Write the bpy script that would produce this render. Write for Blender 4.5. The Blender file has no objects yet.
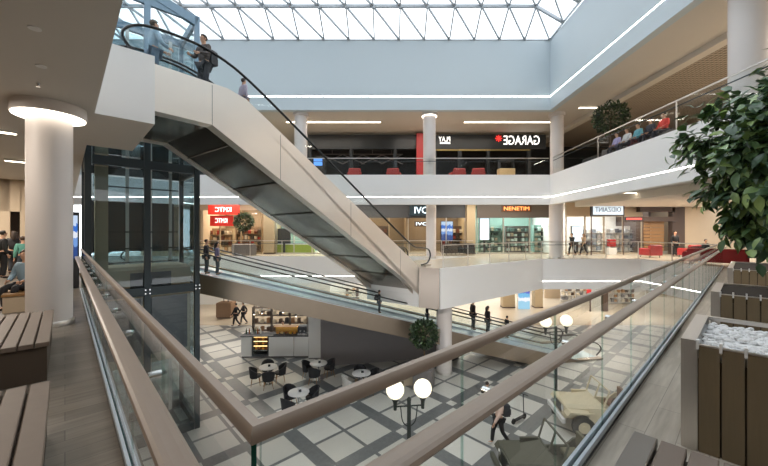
import bpy, bmesh, math, random
from mathutils import Vector, Matrix
random.seed(7)
scene = bpy.context.scene
COL = scene.collection
PI = math.pi
EYE, FPX, CX, HZ = 1.7, 341.0, 384.0, 232.0
def PX(x, F): return (x - CX) / FPX * F
def PZ(y, F): return EYE + (HZ - y) / FPX * F
CU, SU = 0.7302, 0.6833
ROT_U = math.atan2(SU, CU)
def UV(u, v): return (CU * u - SU * v, SU * u + CU * v)
F1, F2, F3 = -5.3, 0.0, 5.3            # floor levels

# ------------------------------------------------------------------ materials
MATS = {}
def lin(c):
    return tuple(((x / 255) / 12.92 if x / 255 <= 0.04045 else ((x / 255 + 0.055) / 1.055) ** 2.4) for x in c)
def new_mat(name):
    m = bpy.data.materials.new(name); m.use_nodes = True
    return m, m.node_tree.nodes, m.node_tree.links, m.node_tree.nodes['Principled BSDF']
def mat(name, c, rough=0.6, metal=0.0, var=0.06, scale=6.0, bump=0.0, spec=0.5, coat=0.0, stretch=None):
    if name in MATS: return MATS[name]
    m, N, L, b = new_mat(name)
    col = lin(c)
    b.inputs['Roughness'].default_value = rough
    b.inputs['Metallic'].default_value = metal
    b.inputs['Specular IOR Level'].default_value = spec
    b.inputs['Coat Weight'].default_value = coat
    tc = N.new('ShaderNodeTexCoord'); nz = N.new('ShaderNodeTexNoise')
    nz.inputs['Scale'].default_value = scale; nz.inputs['Detail'].default_value = 4
    if stretch:
        mp = N.new('ShaderNodeMapping'); mp.inputs['Scale'].default_value = stretch
        L.new(tc.outputs['Object'], mp.inputs['Vector']); L.new(mp.outputs['Vector'], nz.inputs['Vector'])
    else:
        L.new(tc.outputs['Object'], nz.inputs['Vector'])
    mx = N.new('ShaderNodeMix'); mx.data_type = 'RGBA'
    mx.inputs['A'].default_value = (*[x * (1 - var) for x in col], 1)
    mx.inputs['B'].default_value = (*[min(1, x * (1 + var)) for x in col], 1)
    L.new(nz.outputs['Fac'], mx.inputs['Factor']); L.new(mx.outputs['Result'], b.inputs['Base Color'])
    if bump:
        bp = N.new('ShaderNodeBump'); bp.inputs['Strength'].default_value = bump; bp.inputs['Distance'].default_value = 0.01
        L.new(nz.outputs['Fac'], bp.inputs['Height']); L.new(bp.outputs['Normal'], b.inputs['Normal'])
    MATS[name] = m
    return m
def emit(name, c, s):
    if name in MATS: return MATS[name]
    m, N, L, b = new_mat(name)
    b.inputs['Base Color'].default_value = (*lin(c), 1)
    b.inputs['Emission Color'].default_value = (*lin(c), 1); b.inputs['Emission Strength'].default_value = s
    MATS[name] = m
    return m
def math_node(N, L, op, a, b=None):
    n = N.new('ShaderNodeMath'); n.operation = op
    for i, x in enumerate((a, b)):
        if x is None: continue
        if isinstance(x, (int, float)): n.inputs[i].default_value = x
        else: L.new(x, n.inputs[i])
    return n.outputs[0]

def glass(name, tint, refl=0.10, rough=0.02):
    if name in MATS: return MATS[name]
    m, N, L, b = new_mat(name)
    N.remove(b); out = N['Material Output']
    tr = N.new('ShaderNodeBsdfTransparent'); tr.inputs['Color'].default_value = (*tint, 1)
    gl = N.new('ShaderNodeBsdfGlossy'); gl.inputs['Roughness'].default_value = rough
    fr = N.new('ShaderNodeFresnel'); fr.inputs['IOR'].default_value = 1.45
    ml = N.new('ShaderNodeMath'); ml.operation = 'MULTIPLY'; ml.inputs[1].default_value = refl / 0.1
    mx = N.new('ShaderNodeMixShader'); L.new(fr.outputs[0], ml.inputs[0]); L.new(ml.outputs[0], mx.inputs[0])
    ml.use_clamp = True
    ge = N.new('ShaderNodeNewGeometry'); iv = math_node(N, L, 'SUBTRACT', 1.0, ge.outputs['Backfacing']); pr = math_node(N, L, 'MULTIPLY', ml.outputs[0], iv); pr = math_node(N, L, 'MINIMUM', pr, .55); L.new(pr, mx.inputs[0])
    L.new(tr.outputs[0], mx.inputs[1]); L.new(gl.outputs[0], mx.inputs[2]); L.new(mx.outputs[0], out.inputs['Surface'])
    MATS[name] = m
    return m
def plank_mat(name='plank_floor', c1=(128, 119, 108), c2=(108, 100, 90), mo=(82, 76, 68)):
    m, N, L, b = new_mat(name)
    tc = N.new('ShaderNodeTexCoord'); mp = N.new('ShaderNodeMapping')
    mp.inputs['Rotation'].default_value = (0, 0, -ROT_U)
    L.new(tc.outputs['Object'], mp.inputs['Vector'])
    br = N.new('ShaderNodeTexBrick'); br.inputs['Scale'].default_value = 1.0
    br.inputs['Brick Width'].default_value = 1.2; br.inputs['Row Height'].default_value = 0.2
    br.inputs['Mortar Size'].default_value = 0.003
    br.inputs['Color1'].default_value = (*lin(c1), 1); br.inputs['Color2'].default_value = (*lin(c2), 1)
    br.inputs['Mortar'].default_value = (*lin(mo), 1)
    L.new(mp.outputs[0], br.inputs['Vector'])
    mp2 = N.new('ShaderNodeMapping'); mp2.inputs['Scale'].default_value = (1.2, 14, 1)
    L.new(mp.outputs[0], mp2.inputs['Vector'])
    nz = N.new('ShaderNodeTexNoise'); nz.inputs['Scale'].default_value = 1.5; nz.inputs['Detail'].default_value = 6
    L.new(mp2.outputs[0], nz.inputs['Vector'])
    mx = N.new('ShaderNodeMix'); mx.data_type = 'RGBA'; mx.blend_type = 'MULTIPLY'
    cr = N.new('ShaderNodeValToRGB'); cr.color_ramp.elements[0].position = 0.3; cr.color_ramp.elements[1].position = 0.7
    cr.color_ramp.elements[0].color = (0.72, 0.7, 0.68, 1); cr.color_ramp.elements[1].color = (1, 1, 1, 1)
    L.new(nz.outputs['Fac'], cr.inputs[0])
    mx.inputs['Factor'].default_value = 1
    L.new(br.outputs['Color'], mx.inputs['A']); L.new(cr.outputs[0], mx.inputs['B'])
    L.new(mx.outputs['Result'], b.inputs['Base Color']); b.inputs['Roughness'].default_value = 0.42
    return m
def tile_mat():
    m, N, L, b = new_mat('patterned_stone_floor')
    tc = N.new('ShaderNodeTexCoord'); mp = N.new('ShaderNodeMapping')
    mp.inputs['Rotation'].default_value = (0, 0, -ROT_U)
    L.new(tc.outputs['Object'], mp.inputs['Vector'])
    sp = N.new('ShaderNodeSeparateXYZ'); L.new(mp.outputs[0], sp.inputs[0])
    def cell(o, off):
        a = math_node(N, L, 'ADD', o, off + 2.9 * 40)
        a = math_node(N, L, 'DIVIDE', a, 2.9)
        f = math_node(N, L, 'FRACT', a)
        d = math_node(N, L, 'ABSOLUTE', math_node(N, L, 'SUBTRACT', f, 0.5))   # 0 at the band, 0.5 mid tile
        band = math_node(N, L, 'LESS_THAN', d, 0.09)
        thin = math_node(N, L, 'GREATER_THAN', d, 0.479)
        small = math_node(N, L, 'LESS_THAN', d, 0.058)
        return band, thin, small, math_node(N, L, 'FLOOR', math_node(N, L, 'MULTIPLY', a, 2))
    b1, t1, s1, i1 = cell(sp.outputs['X'], -5.75 + 1.45)
    b2, t2, s2, i2 = cell(sp.outputs['Y'], -5.4 + 1.45)
    band = math_node(N, L, 'MAXIMUM', b1, b2)
    thin = math_node(N, L, 'MAXIMUM', t1, t2)
    dark = math_node(N, L, 'MAXIMUM', band, thin)
    small = math_node(N, L, 'MULTIPLY', s1, s2)
    dark = math_node(N, L, 'SUBTRACT', dark, small)
    cb = N.new('ShaderNodeCombineXYZ'); L.new(i1, cb.inputs[0]); L.new(i2, cb.inputs[1])
    wn = N.new('ShaderNodeTexWhiteNoise'); wn.noise_dimensions = '2D'; L.new(cb.outputs[0], wn.inputs['Vector'])
    light = N.new('ShaderNodeMix'); light.data_type = 'RGBA'
    light.inputs['A'].default_value = (*lin((196, 193, 184)), 1); light.inputs['B'].default_value = (*lin((214, 211, 203)), 1)
    L.new(wn.outputs['Value'], light.inputs['Factor'])
    nz = N.new('ShaderNodeTexNoise'); nz.inputs['Scale'].default_value = 9; nz.inputs['Detail'].default_value = 5
    L.new(mp.outputs[0], nz.inputs['Vector'])
    dk = N.new('ShaderNodeMix'); dk.data_type = 'RGBA'
    dk.inputs['A'].default_value = (*lin((92, 95, 96)), 1); dk.inputs['B'].default_value = (*lin((124, 126, 126)), 1)
    L.new(nz.outputs['Fac'], dk.inputs['Factor'])
    mx = N.new('ShaderNodeMix'); mx.data_type = 'RGBA'
    L.new(dark, mx.inputs['Factor']); L.new(light.outputs['Result'], mx.inputs['A']); L.new(dk.outputs['Result'], mx.inputs['B'])
    L.new(mx.outputs['Result'], b.inputs['Base Color']); b.inputs['Roughness'].default_value = 0.28
    return m
def grid_mat():
    m, N, L, b = new_mat('ceiling_grid')
    tc = N.new('ShaderNodeTexCoord')
    br = N.new('ShaderNodeTexBrick'); br.offset = 0.0
    br.inputs['Scale'].default_value = 1; br.inputs['Brick Width'].default_value = 0.2; br.inputs['Row Height'].default_value = 0.2
    br.inputs['Mortar Size'].default_value = 0.02
    br.inputs['Color1'].default_value = (*lin((128, 118, 107)), 1); br.inputs['Color2'].default_value = (*lin((136, 125, 113)), 1)
    br.inputs['Mortar'].default_value = (*lin((196, 184, 170)), 1)
    L.new(tc.outputs['Object'], br.inputs['Vector']); L.new(br.outputs['Color'], b.inputs['Base Color'])
    b.inputs['Roughness'].default_value = 0.8
    return m
def leaf_mat(name, c1, c2, c3):
    m, N, L, b = new_mat(name)
    g = N.new('ShaderNodeNewGeometry'); cr = N.new('ShaderNodeValToRGB')
    e = cr.color_ramp.elements
    e[0].color = (*lin(c1), 1); e[1].color = (*lin(c3), 1); e[1].position = 1.0
    k = e.new(0.6); k.color = (*lin(c2), 1)
    L.new(g.outputs['Random Per Island'], cr.inputs[0]); L.new(cr.outputs[0], b.inputs['Base Color'])
    b.inputs['Roughness'].default_value = 0.3
    return m

M = dict(
    plank=plank_mat(), pale=plank_mat('pale_plank_floor', (196, 186, 172), (172, 162, 150), (140, 132, 122)), tile=tile_mat(), grid=grid_mat(),
    beige_floor=mat('beige_stone', (205, 192, 172), 0.25, var=.05, scale=2),
    white=mat('white_plaster', (240, 238, 236), 0.55, var=.015, scale=2),
    upwall=mat('upper_plaster', (198, 209, 215), 0.6, var=.01, scale=1),
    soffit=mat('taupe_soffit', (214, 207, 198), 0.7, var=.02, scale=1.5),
    column=mat('column_paint', (222, 214, 210), 0.5, var=.012, scale=2),
    beigewall=mat('beige_wall', (196, 176, 150), 0.6, var=.03, scale=3),
    tan=mat('tan_stone', (178, 160, 130), 0.55, var=.08, scale=8),
    rail=mat('taupe_rail', (164, 149, 137), 0.38, var=.05, scale=18, bump=.05),
    alu=mat('aluminium', (196, 206, 216), 0.35, 0.3, var=.03, scale=30, stretch=(1, 40, 40)),
    steel=mat('brushed_steel', (212, 206, 200), 0.36, 0.9, var=.05, scale=10, stretch=(30, 30, 1)),
    silver=mat('silver_cladding', (240, 231, 221), 0.28, 0.55, var=.02, scale=2),
    brownsteel=mat('bronze_steel', (146, 130, 113), 0.32, 0.8, var=.05, scale=3),
    mirror=mat('dark_mirror', (112, 102, 90), 0.16, 0.85, var=.2, scale=1.2),
    black=mat('black_rubber', (22, 24, 26), 0.35, var=.1, scale=20),
    darkmetal=mat('dark_metal', (58, 66, 70), 0.4, 0.5, var=.06, scale=10),
    slate=mat('dark_panel', (66, 68, 72), 0.5, var=.05, scale=6),
    greywall=mat('grey_wall', (112, 106, 104), 0.5, var=.04, scale=3),
    roofm=mat('roof_steel', (176, 182, 188), 0.5, 0.2, var=.03, scale=8),
    hazesteel=mat('haze_tinted_steel', (132, 158, 178), 0.45, 0.2, var=.04, scale=8),  # pale blue puts the haze of the glass into the steel colour
    slat=mat('slat_wood', (122, 106, 82), 0.55, var=.1, scale=4, stretch=(20, 20, 1)),
    slatgrey=mat('bench_slat', (116, 102, 91), 0.55, var=.07, scale=14, bump=.04),
    bench=mat('bench_base', (82, 70, 60), 0.6, var=.06, scale=9),
    pebble=mat('white_pebble', (226, 226, 226), 0.6, var=.12, scale=9),
    soil=mat('dark_soil', (60, 50, 42), 0.9, var=.2, scale=20),
    red=mat('red_vinyl', (172, 44, 46), 0.45, var=.06, scale=6),
    redsign=mat('red_sign', (214, 46, 34), 0.4, var=.03, scale=4),
    blackpanel=mat('black_fascia', (30, 34, 38), 0.35, var=.08, scale=2),
    bark=mat('bark', (96, 78, 60), 0.85, var=.25, scale=14, bump=.3),
    skin=mat('skin', (205, 160, 132), 0.55, var=.05, scale=9),
    whiteshop=mat('white_shop', (232, 230, 226), 0.5, var=.02, scale=2),
    wood=mat('warm_wood', (150, 112, 70), 0.5, var=.14, scale=5, stretch=(1, 1, 18)),
    brown=mat('brown_frame', (82, 66, 58), 0.5, var=.06, scale=5),
    tealwall=mat('teal_wall', (138, 164, 156), 0.5, var=.08, scale=2),
    warmwall=mat('warm_shop_wall', (134, 116, 94), 0.6, var=.1, scale=2),
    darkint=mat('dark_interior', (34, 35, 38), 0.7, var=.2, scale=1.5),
    olive=mat('olive_paint', (78, 78, 64), 0.6, var=.1, scale=6),
    canvas=mat('olive_canvas', (110, 106, 84), 0.85, var=.1, scale=14, bump=.2),
    sand=mat('sand_paint', (216, 202, 170), 0.55, var=.06, scale=6),
    tyre=mat('tyre', (34, 34, 35), 0.8, var=.15, scale=24),
    chairblack=mat('chair_black', (34, 34, 38), 0.6, var=.1, scale=14),
    tabletop=mat('table_white', (228, 226, 222), 0.35, var=.02, scale=6),
    chrome=mat('chrome', (220, 220, 220), 0.18, 1.0, var=.02, scale=6),
    lampgreen=mat('lamp_iron', (44, 52, 50), 0.45, 0.4, var=.08, scale=12),
    clear=glass('clear_glass', (0.972, 0.985, 0.98), 0.10),
    seam=glass('glass_seam', (0.74, 0.86, 0.83), 0.2),
    edge=mat('glass_edge', (30, 92, 80), 0.15, var=.1, scale=30),
    lift=glass('lift_glass', (0.74, 0.815, 0.835), 0.2),
    roofglass=glass('roof_glass', (0.97, 0.985, 1.0), 0.012),
    strip=emit('led_strip', (255, 252, 246), 7.0),
    warmstrip=emit('warm_strip', (255, 240, 214), 4.5),
    downlight=emit('downlight', (255, 244, 226), 4.0),
    globe=emit('globe_lamp', (255, 243, 220), .7),
    screen=emit('blue_screen', (70, 120, 200), 1.2),
    screenw=emit('white_screen', (215, 228, 240), .75),
    ficus=leaf_mat('ficus_leaf', (66, 92, 70), (98, 128, 84), (166, 190, 112)),
    box=leaf_mat('topiary_leaf', (26, 40, 26), (48, 68, 42), (86, 106, 66)),
)

# ------------------------------------------------------------------ mesh builder
class MB:
    def __init__(s): s.v, s.f, s.m, s.k = [], [], [], 0
    def mi(s, k): s.k = k; return s
    def add(s, vs, fs, k=None):
        o = len(s.v); s.v += [tuple(p) for p in vs]
        for f in fs: s.f.append(tuple(i + o for i in f)); s.m.append(s.k if k is None else k)
        return s
    def box(s, x0, x1, y0, y1, z0, z1, k=None):
        return s.add([(x0, y0, z0), (x1, y0, z0), (x1, y1, z0), (x0, y1, z0), (x0, y0, z1), (x1, y0, z1), (x1, y1, z1), (x0, y1, z1)],
                     [(0, 3, 2, 1), (4, 5, 6, 7), (0, 1, 5, 4), (1, 2, 6, 5), (2, 3, 7, 6), (3, 0, 4, 7)], k)
    def rbox(s, cx, cy, cz, sx, sy, sz, rz=0, rx=0, k=None):
        Mx = Matrix.Translation((cx, cy, cz)) @ Matrix.Rotation(rz, 4, 'Z') @ Matrix.Rotation(rx, 4, 'X')
        t = MB().box(-sx / 2, sx / 2, -sy / 2, sy / 2, -sz / 2, sz / 2)
        return s.add([Mx @ Vector(p) for p in t.v], t.f, k)
    def chbox(s, x0, x1, y0, y1, z0, z1, b=0.01, k=None):
        # box whose top edges are chamfered
        vs = [(x0, y0, z0), (x1, y0, z0), (x1, y1, z0), (x0, y1, z0), (x0, y0, z1 - b), (x1, y0, z1 - b), (x1, y1, z1 - b), (x0, y1, z1 - b),
              (x0 + b, y0 + b, z1), (x1 - b, y0 + b, z1), (x1 - b, y1 - b, z1), (x0 + b, y1 - b, z1)]
        fs = [(0, 3, 2, 1), (8, 9, 10, 11)]
        for a in range(4):
            c = (a + 1) % 4
            fs += [(a, c, c + 4, a + 4), (a + 4, c + 4, c + 8, a + 8)]
        return s.add(vs, fs, k)
    def prism(s, poly, z0, z1, kt=0, ks=0, kb=0):
        n = len(poly); o = len(s.v)
        s.v += [(p[0], p[1], z0) for p in poly] + [(p[0], p[1], z1) for p in poly]
        s.f.append(tuple(o + i for i in reversed(range(n)))); s.m.append(kb)
        s.f.append(tuple(o + n + i for i in range(n))); s.m.append(kt)
        for i in range(n):
            j = (i + 1) % n
            s.f.append((o + i, o + j, o + n + j, o + n + i)); s.m.append(ks)
        return s
    def xz(s, poly, y0, y1, k=None, kmap=None):
        # polygon in XZ extruded along y
        n = len(poly); vs = [(p[0], y0, p[1]) for p in poly] + [(p[0], y1, p[1]) for p in poly]
        o = len(s.v); s.v += vs
        kk = s.k if k is None else k
        s.f.append(tuple(o + i for i in range(n))); s.m.append(kk)
        s.f.append(tuple(o + n + i for i in reversed(range(n)))); s.m.append(kk)
        for i in range(n):
            j = (i + 1) % n
            s.f.append((o + j, o + i, o + n + i, o + n + j)); s.m.append(kmap.get(i, kk) if kmap else kk)
        return s
    def tube(s, pts, r, n=8, k=None, cap=True, ry=None):
        pts = [Vector(p) for p in pts]; rings = []
        up0 = None
        for i, p in enumerate(pts):
            d = (pts[min(i + 1, len(pts) - 1)] - pts[max(i - 1, 0)]).normalized()
            if up0 is None:
                up0 = Vector((0, 0, 1)) if abs(d.z) < 0.9 else Vector((0, 1, 0))
            a = d.cross(up0)
            if a.length < 1e-4: a = d.cross(Vector((1, 0, 0)))
            a.normalize(); b = a.cross(d).normalized(); up0 = b
            rr = r[i] if isinstance(r, (list, tuple)) else r
            rings.append([p + a * math.cos(2 * PI * j / n) * rr + b * math.sin(2 * PI * j / n) * (rr if ry is None else ry) for j in range(n)])
        vs = [q for g in rings for q in g]; fs = []
        for i in range(len(pts) - 1):
            for j in range(n):
                jj = (j + 1) % n
                fs.append((i * n + j, i * n + jj, (i + 1) * n + jj, (i + 1) * n + j))
        if cap:
            fs.append(tuple(reversed(range(n)))); fs.append(tuple((len(pts) - 1) * n + j for j in range(n)))
        return s.add(vs, fs, k)
    def bar(s, p0, p1, w, h, k=None):
        p0, p1 = Vector(p0), Vector(p1); d = (p1 - p0).normalized()
        up = Vector((0, 0, 1)) if abs(d.z) < 0.95 else Vector((0, 1, 0))
        a = d.cross(up).normalized() * (w / 2); b = a.cross(d).normalized() * (h / 2)
        vs = [p + x * a + y * b for p in (p0, p1) for x, y in ((-1, -1), (1, -1), (1, 1), (-1, 1))]
        return s.add(vs, [(3, 2, 1, 0), (4, 5, 6, 7), (0, 1, 5, 4), (1, 2, 6, 5), (2, 3, 7, 6), (3, 0, 4, 7)], k)
    def lathe(s, prof, n=24, c=(0, 0), k=None):
        vs = []; fs = []
        for r, z in prof:
            for j in range(n):
                a = 2 * PI * j / n; vs.append((c[0] + r * math.cos(a), c[1] + r * math.sin(a), z))
        for i in range(len(prof) - 1):
            for j in range(n):
                jj = (j + 1) % n; fs.append((i * n + j, i * n + jj, (i + 1) * n + jj, (i + 1) * n + j))
        fs.append(tuple(reversed(range(n)))); fs.append(tuple((len(prof) - 1) * n + j for j in range(n)))
        return s.add(vs, fs, k)
    def ball(s, c, r, n=16, m=10, k=None):
        if not isinstance(r, (tuple, list)): r = (r, r, r)
        vs = [(c[0], c[1], c[2] - r[2])]; fs = []
        for i in range(1, m):
            t = -PI / 2 + PI * i / m
            for j in range(n):
                a = 2 * PI * j / n
                vs.append((c[0] + r[0] * math.cos(t) * math.cos(a), c[1] + r[1] * math.cos(t) * math.sin(a), c[2] + r[2] * math.sin(t)))
        vs.append((c[0], c[1], c[2] + r[2])); e = len(vs) - 1
        for j in range(n):
            jj = (j + 1) % n
            fs.append((0, 1 + jj, 1 + j)); fs.append((e, e - n + j, e - n + jj))
            for i in range(m - 2): fs.append((1 + i * n + j, 1 + i * n + jj, 1 + (i + 1) * n + jj, 1 + (i + 1) * n + j))
        return s.add(vs, fs, k)
    def build(s, name, mats, parent=None, loc=None, rz=None, smooth=False):
        me = bpy.data.meshes.new(name); me.from_pydata(s.v, [], s.f)
        if not isinstance(mats, (list, tuple)): mats = [mats]
        for q in mats: me.materials.append(q)
        me.polygons.foreach_set('material_index', s.m)
        if smooth:
            me.polygons.foreach_set('use_smooth', [True] * len(s.f)); me.set_sharp_from_angle(angle=math.radians(40))
        me.update()
        o = bpy.data.objects.new(name, me); COL.objects.link(o)
        if parent is not None: o.parent = parent
        if loc is not None: o.location = loc
        if rz is not None: o.rotation_euler.z = rz
        return o

def tag(o, label=None, cat=None, group=None, kind=None):
    if label and not 4 <= len(label.split()) <= 16: print('LABEL', len(label.split()), label)
    if label: o['label'] = label
    if cat: o['category'] = cat
    if group: o['group'] = group
    if kind: o['kind'] = kind
    return o
def thing(name, label, cat, loc=(0, 0, 0), rz=0.0, group=None):
    o = bpy.data.objects.new(name, None); COL.objects.link(o); o.empty_display_size = 0.2
    o.location = loc; o.rotation_euler.z = rz
    return tag(o, label, cat, group)
def kids(o): return [c for c in o.children]
def dup(root, loc, rz, label, group=None, scale=None):
    def rec(o, par):
        c = o.copy(); COL.objects.link(c)
        if par is not None: c.parent = par
        for ch in kids(o): rec(ch, c)
        return c
    r = rec(root, None); r.location = loc; r.rotation_euler.z = rz
    if scale: r.scale = (scale,) * 3
    r['label'] = label
    if group: r['group'] = group
    return r
def struct(name, mb, mats, smooth=False):
    o = mb.build(name, mats, smooth=smooth); o['kind'] = 'structure'
    return o
def crom(pts, n=6):
    P = [Vector(p) for p in pts]; out = []
    for i in range(len(P) - 1):
        a, b, c, d = P[max(i - 1, 0)], P[i], P[i + 1], P[min(i + 2, len(P) - 1)]
        for k in range(n):
            t = k / n
            out.append(0.5 * ((2 * b) + (c - a) * t + (2 * a - 5 * b + 4 * c - d) * t * t + (3 * b - a - 3 * c + d) * t ** 3))
    return out + [P[-1]]
def text_part(name, body, size, m, parent, loc, mirror=False, depth=0.02, width=None, sx=1.0):
    # raised letters standing in the local XZ plane, facing -y
    cu = bpy.data.curves.new(name, 'FONT'); cu.body = body; cu.size = size; cu.extrude = depth / 2
    cu.align_x = 'CENTER'; cu.align_y = 'CENTER'; cu.resolution_u = 3
    t = bpy.data.objects.new(name, cu); COL.objects.link(t)
    dg = bpy.context.evaluated_depsgraph_get(); dg.update()
    me = bpy.data.meshes.new_from_object(t.evaluated_get(dg)); bpy.data.objects.remove(t)
    xs = [v.co.x for v in me.vertices]
    if width: sx = width / (max(xs) - min(xs))
    for v in me.vertices:
        x, y, z = v.co; v.co = (x * sx * (-1 if mirror else 1), -z, y)
    if mirror: me.flip_normals()
    me.materials.clear(); me.materials.append(m); me.name = name
    o = bpy.data.objects.new(name, me); COL.objects.link(o)
    if parent is not None: o.parent = parent
    o.location = loc
    return o

# ================================================================== SETTING
# --- lower floor
struct('floor_lower', MB().prism([(-26, -8), (34, -8), (34, 25.6), (-26, 25.6)], F1 - .4, F1), [M['tile']])
struct('floor_lower_concourse', MB().prism([(-26, 25.6), (34, 25.6), (34, 40), (-26, 40)], F1 - .4, F1), [M['beige_floor']])
# --- level-two slabs
A = [UV(-8, -6), UV(.42, -6), UV(.42, 32), UV(-8, 32)]
B = [UV(.42, -6), UV(23.3, -6), UV(23.3, .92), UV(.42, .92)]
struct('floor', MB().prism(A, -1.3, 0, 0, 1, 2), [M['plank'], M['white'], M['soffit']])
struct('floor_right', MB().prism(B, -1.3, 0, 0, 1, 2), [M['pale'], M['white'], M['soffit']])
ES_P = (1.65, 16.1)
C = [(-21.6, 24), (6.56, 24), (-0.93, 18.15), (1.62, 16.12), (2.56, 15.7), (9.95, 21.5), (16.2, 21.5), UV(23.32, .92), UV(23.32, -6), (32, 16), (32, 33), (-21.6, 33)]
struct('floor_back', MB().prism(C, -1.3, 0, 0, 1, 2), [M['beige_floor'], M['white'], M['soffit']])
def fascia(name, pts, z0, z1, strip_z, th=.22, side=1, mats=None, sw=.05, k=None):
    # downstand edge following pts (void on the left of the travel direction when side=1)
    mb = MB(); n = len(pts)
    ds = [(Vector((*pts[i + 1], 0)) - Vector((*pts[i], 0))).normalized() for i in range(n - 1)]
    offs = []
    for i in range(n):
        d0 = ds[max(i - 1, 0)]; d1 = ds[min(i, n - 2)]
        n0 = Vector((-d0.y, d0.x, 0)); n1 = Vector((-d1.y, d1.x, 0))
        b = (n0 + n1).normalized(); b /= max(.3, b.dot(n0))
        offs.append(b)
    P = [Vector((*p, 0)) for p in pts]
    def band(o0, o1, za, zb, k):
        q0 = [P[i] + offs[i] * o0 * side for i in range(n)]; q1 = [P[i] + offs[i] * o1 * side for i in range(n)]
        poly = [(v.x, v.y) for v in q0] + [(v.x, v.y) for v in reversed(q1)]
        if side < 0: poly = poly[::-1]
        mb.prism(poly, za, zb, k, k, k)
    band(.06, -th, strip_z + sw, z1, 0)
    band(.0, -th, strip_z, strip_z + sw, 0)
    band(.012, .0, strip_z + .005, strip_z + sw - .005, 1)
    band(.06, -th, z0, strip_z, 0)
    return struct(name, mb, mats or [M['white'], M['strip']])
fascia('trim_1', [(-21.4, 24), (6.5, 24)], -1.9, .0, -1.42, side=-1)
fascia('trim_2', [(9.95, 21.5), (16.2, 21.5), UV(23.3, 1.0)], -1.9, 0, -1.42, side=-1)
# plain white fascia round the landing bridge
mb = MB()
def plate(mb, p, q, z0, z1, th=.08, k=0):
    p, q = Vector((*p, 0)), Vector((*q, 0)); d = (q - p).normalized(); nn = Vector((d.y, -d.x, 0)) * th
    mb.prism([tuple(x)[:2] for x in (p + nn, q + nn, q, p)], z0, z1, k, k, k)
plate(mb, (2.56, 15.7), (9.9, 21.46), -1.85, 0.02)
plate(mb, (1.66, 16.09), (2.56, 15.7), -1.85, 0.02, k=1)
struct('trim_3', mb, [M['white'], mat('bridge_steel', (178, 164, 152), .26, 1.0, var=.05, scale=2)])
struct('ceiling_bridge', MB().prism([(-.9, 18.1), (1.6, 16.15), (2.5, 15.8), (9.8, 21.5), (6.6, 23.9)], -1.85, -1.31), [M['white']])
# --- level-three slab
L3L = [UV(-8, -6), UV(.42, -6), UV(.42, 30), UV(-8, 30)]
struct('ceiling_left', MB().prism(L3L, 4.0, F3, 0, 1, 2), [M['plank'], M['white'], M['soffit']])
struct('trim_4', MB().prism([UV(.42, 8.65), UV(1.4, 8.65), UV(1.4, 11.95), UV(.42, 11.95)], 4.0, F3 + .15, 0, 1, 2), [M['white'], M['white'], M['soffit']])
L3B = [(-21.6, 21.6), (10.6, 21.6), (10.15, -4), (25, -4), (25, 33), (-21.6, 33)]
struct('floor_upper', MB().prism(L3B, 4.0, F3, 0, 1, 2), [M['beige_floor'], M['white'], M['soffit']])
fascia('trim_5', [(-21.6, 21.5), (10.5, 21.5), (10.05, -4)], 3.43, F3, 3.88, side=-1)
# soffit bulkheads on the right of level two
mb = MB(); mb.box(11.6, 12.4, -4, 21, 3.7, 3.99); mb.box(14.5, 25, 14, 25.9, 3.6, 3.99)
struct('ceiling_bulkhead', mb, [M['soffit']])
# --- roof-level box
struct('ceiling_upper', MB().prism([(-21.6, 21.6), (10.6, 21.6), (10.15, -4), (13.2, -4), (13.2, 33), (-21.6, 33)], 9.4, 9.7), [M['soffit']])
struct('ceiling_grid', MB().prism([(13.65, -4), (25, -4), (25, 33), (13.65, 33)], 9.4, 9.7), [M['grid']])
struct('trim_6', MB().box(13.2, 13.65, -4, 33, 9.15, 9.7), [M['soffit']])
fascia('wall_back_upper', [(-22, 21.5), (10.5, 21.5), (10.05, -4)], 9.37, 13.74, 10.2, th=.3, side=-1, mats=[M['upwall'], M['strip']], sw=.07)
# rest of the hall shell round the roof opening
struct('wall_left_upper', MB().box(-22.3, -22, -6, 33, F3, 16.6), [M['upwall']])
struct('wall_near_upper', MB().box(-22.3, 25, -6.3, -6, F3, 16.6), [M['upwall']])
struct('ceiling_near_upper', MB().box(-22, 25, -6, -2.25, 16.2, 16.5), [M['upwall']])
# shop back walls
struct('wall_back', MB().box(-22, 32, 30.8, 31.1, 0, 4.0), [M['warmwall']])
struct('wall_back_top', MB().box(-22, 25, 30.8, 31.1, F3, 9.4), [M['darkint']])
struct('wall_back_lower', MB().box(-26, 34, 39.7, 40, F1, -1.3), [M['whiteshop']])
struct('wall_right_lower', MB().box(31, 31.3, -8, 39.7, F1, -1.3), [M['beigewall']])
struct('wall_left_lower', MB().box(-26, -25.7, -8, 39.7, F1, -1.3), [M['beigewall']])
struct('wall_right_upper', MB().box(24.7, 25, -4, 33, F3, 9.4), [M['beigewall']])
# walls of the near concourse
mb = MB(); mb.prism([UV(-8.2, -6), UV(-8, -6), UV(-8, 32), UV(-8.2, 32)], 0, 4.0); struct('wall_left', mb, [M['beigewall']])
mb = MB(); mb.prism([UV(-8, -6.2), UV(26, -6.2), UV(26, -6), UV(-8, -6)], 0, 4.0); struct('wall_near', mb, [M['beigewall']])
mb = MB()
for a, b_ in ((-8, -2.6), (-2.05, -1.75), (-1.45, .3)):
    mb.prism([UV(a, 22), UV(b_, 22), UV(b_, 22.3), UV(a, 22.3)], 0, 4.0)
mb.prism([UV(-2.6, 22), UV(-1.4, 22), UV(-1.4, 22.3), UV(-2.6, 22.3)], 2.6, 4.0)
struct('wall_left_end', mb, [M['beigewall']])
struct('wall_left_recess', MB().prism([UV(-8, 24), UV(.3, 24), UV(.3, 24.2), UV(-8, 24.2)], 0, 4.0), [M['brown']])

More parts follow.
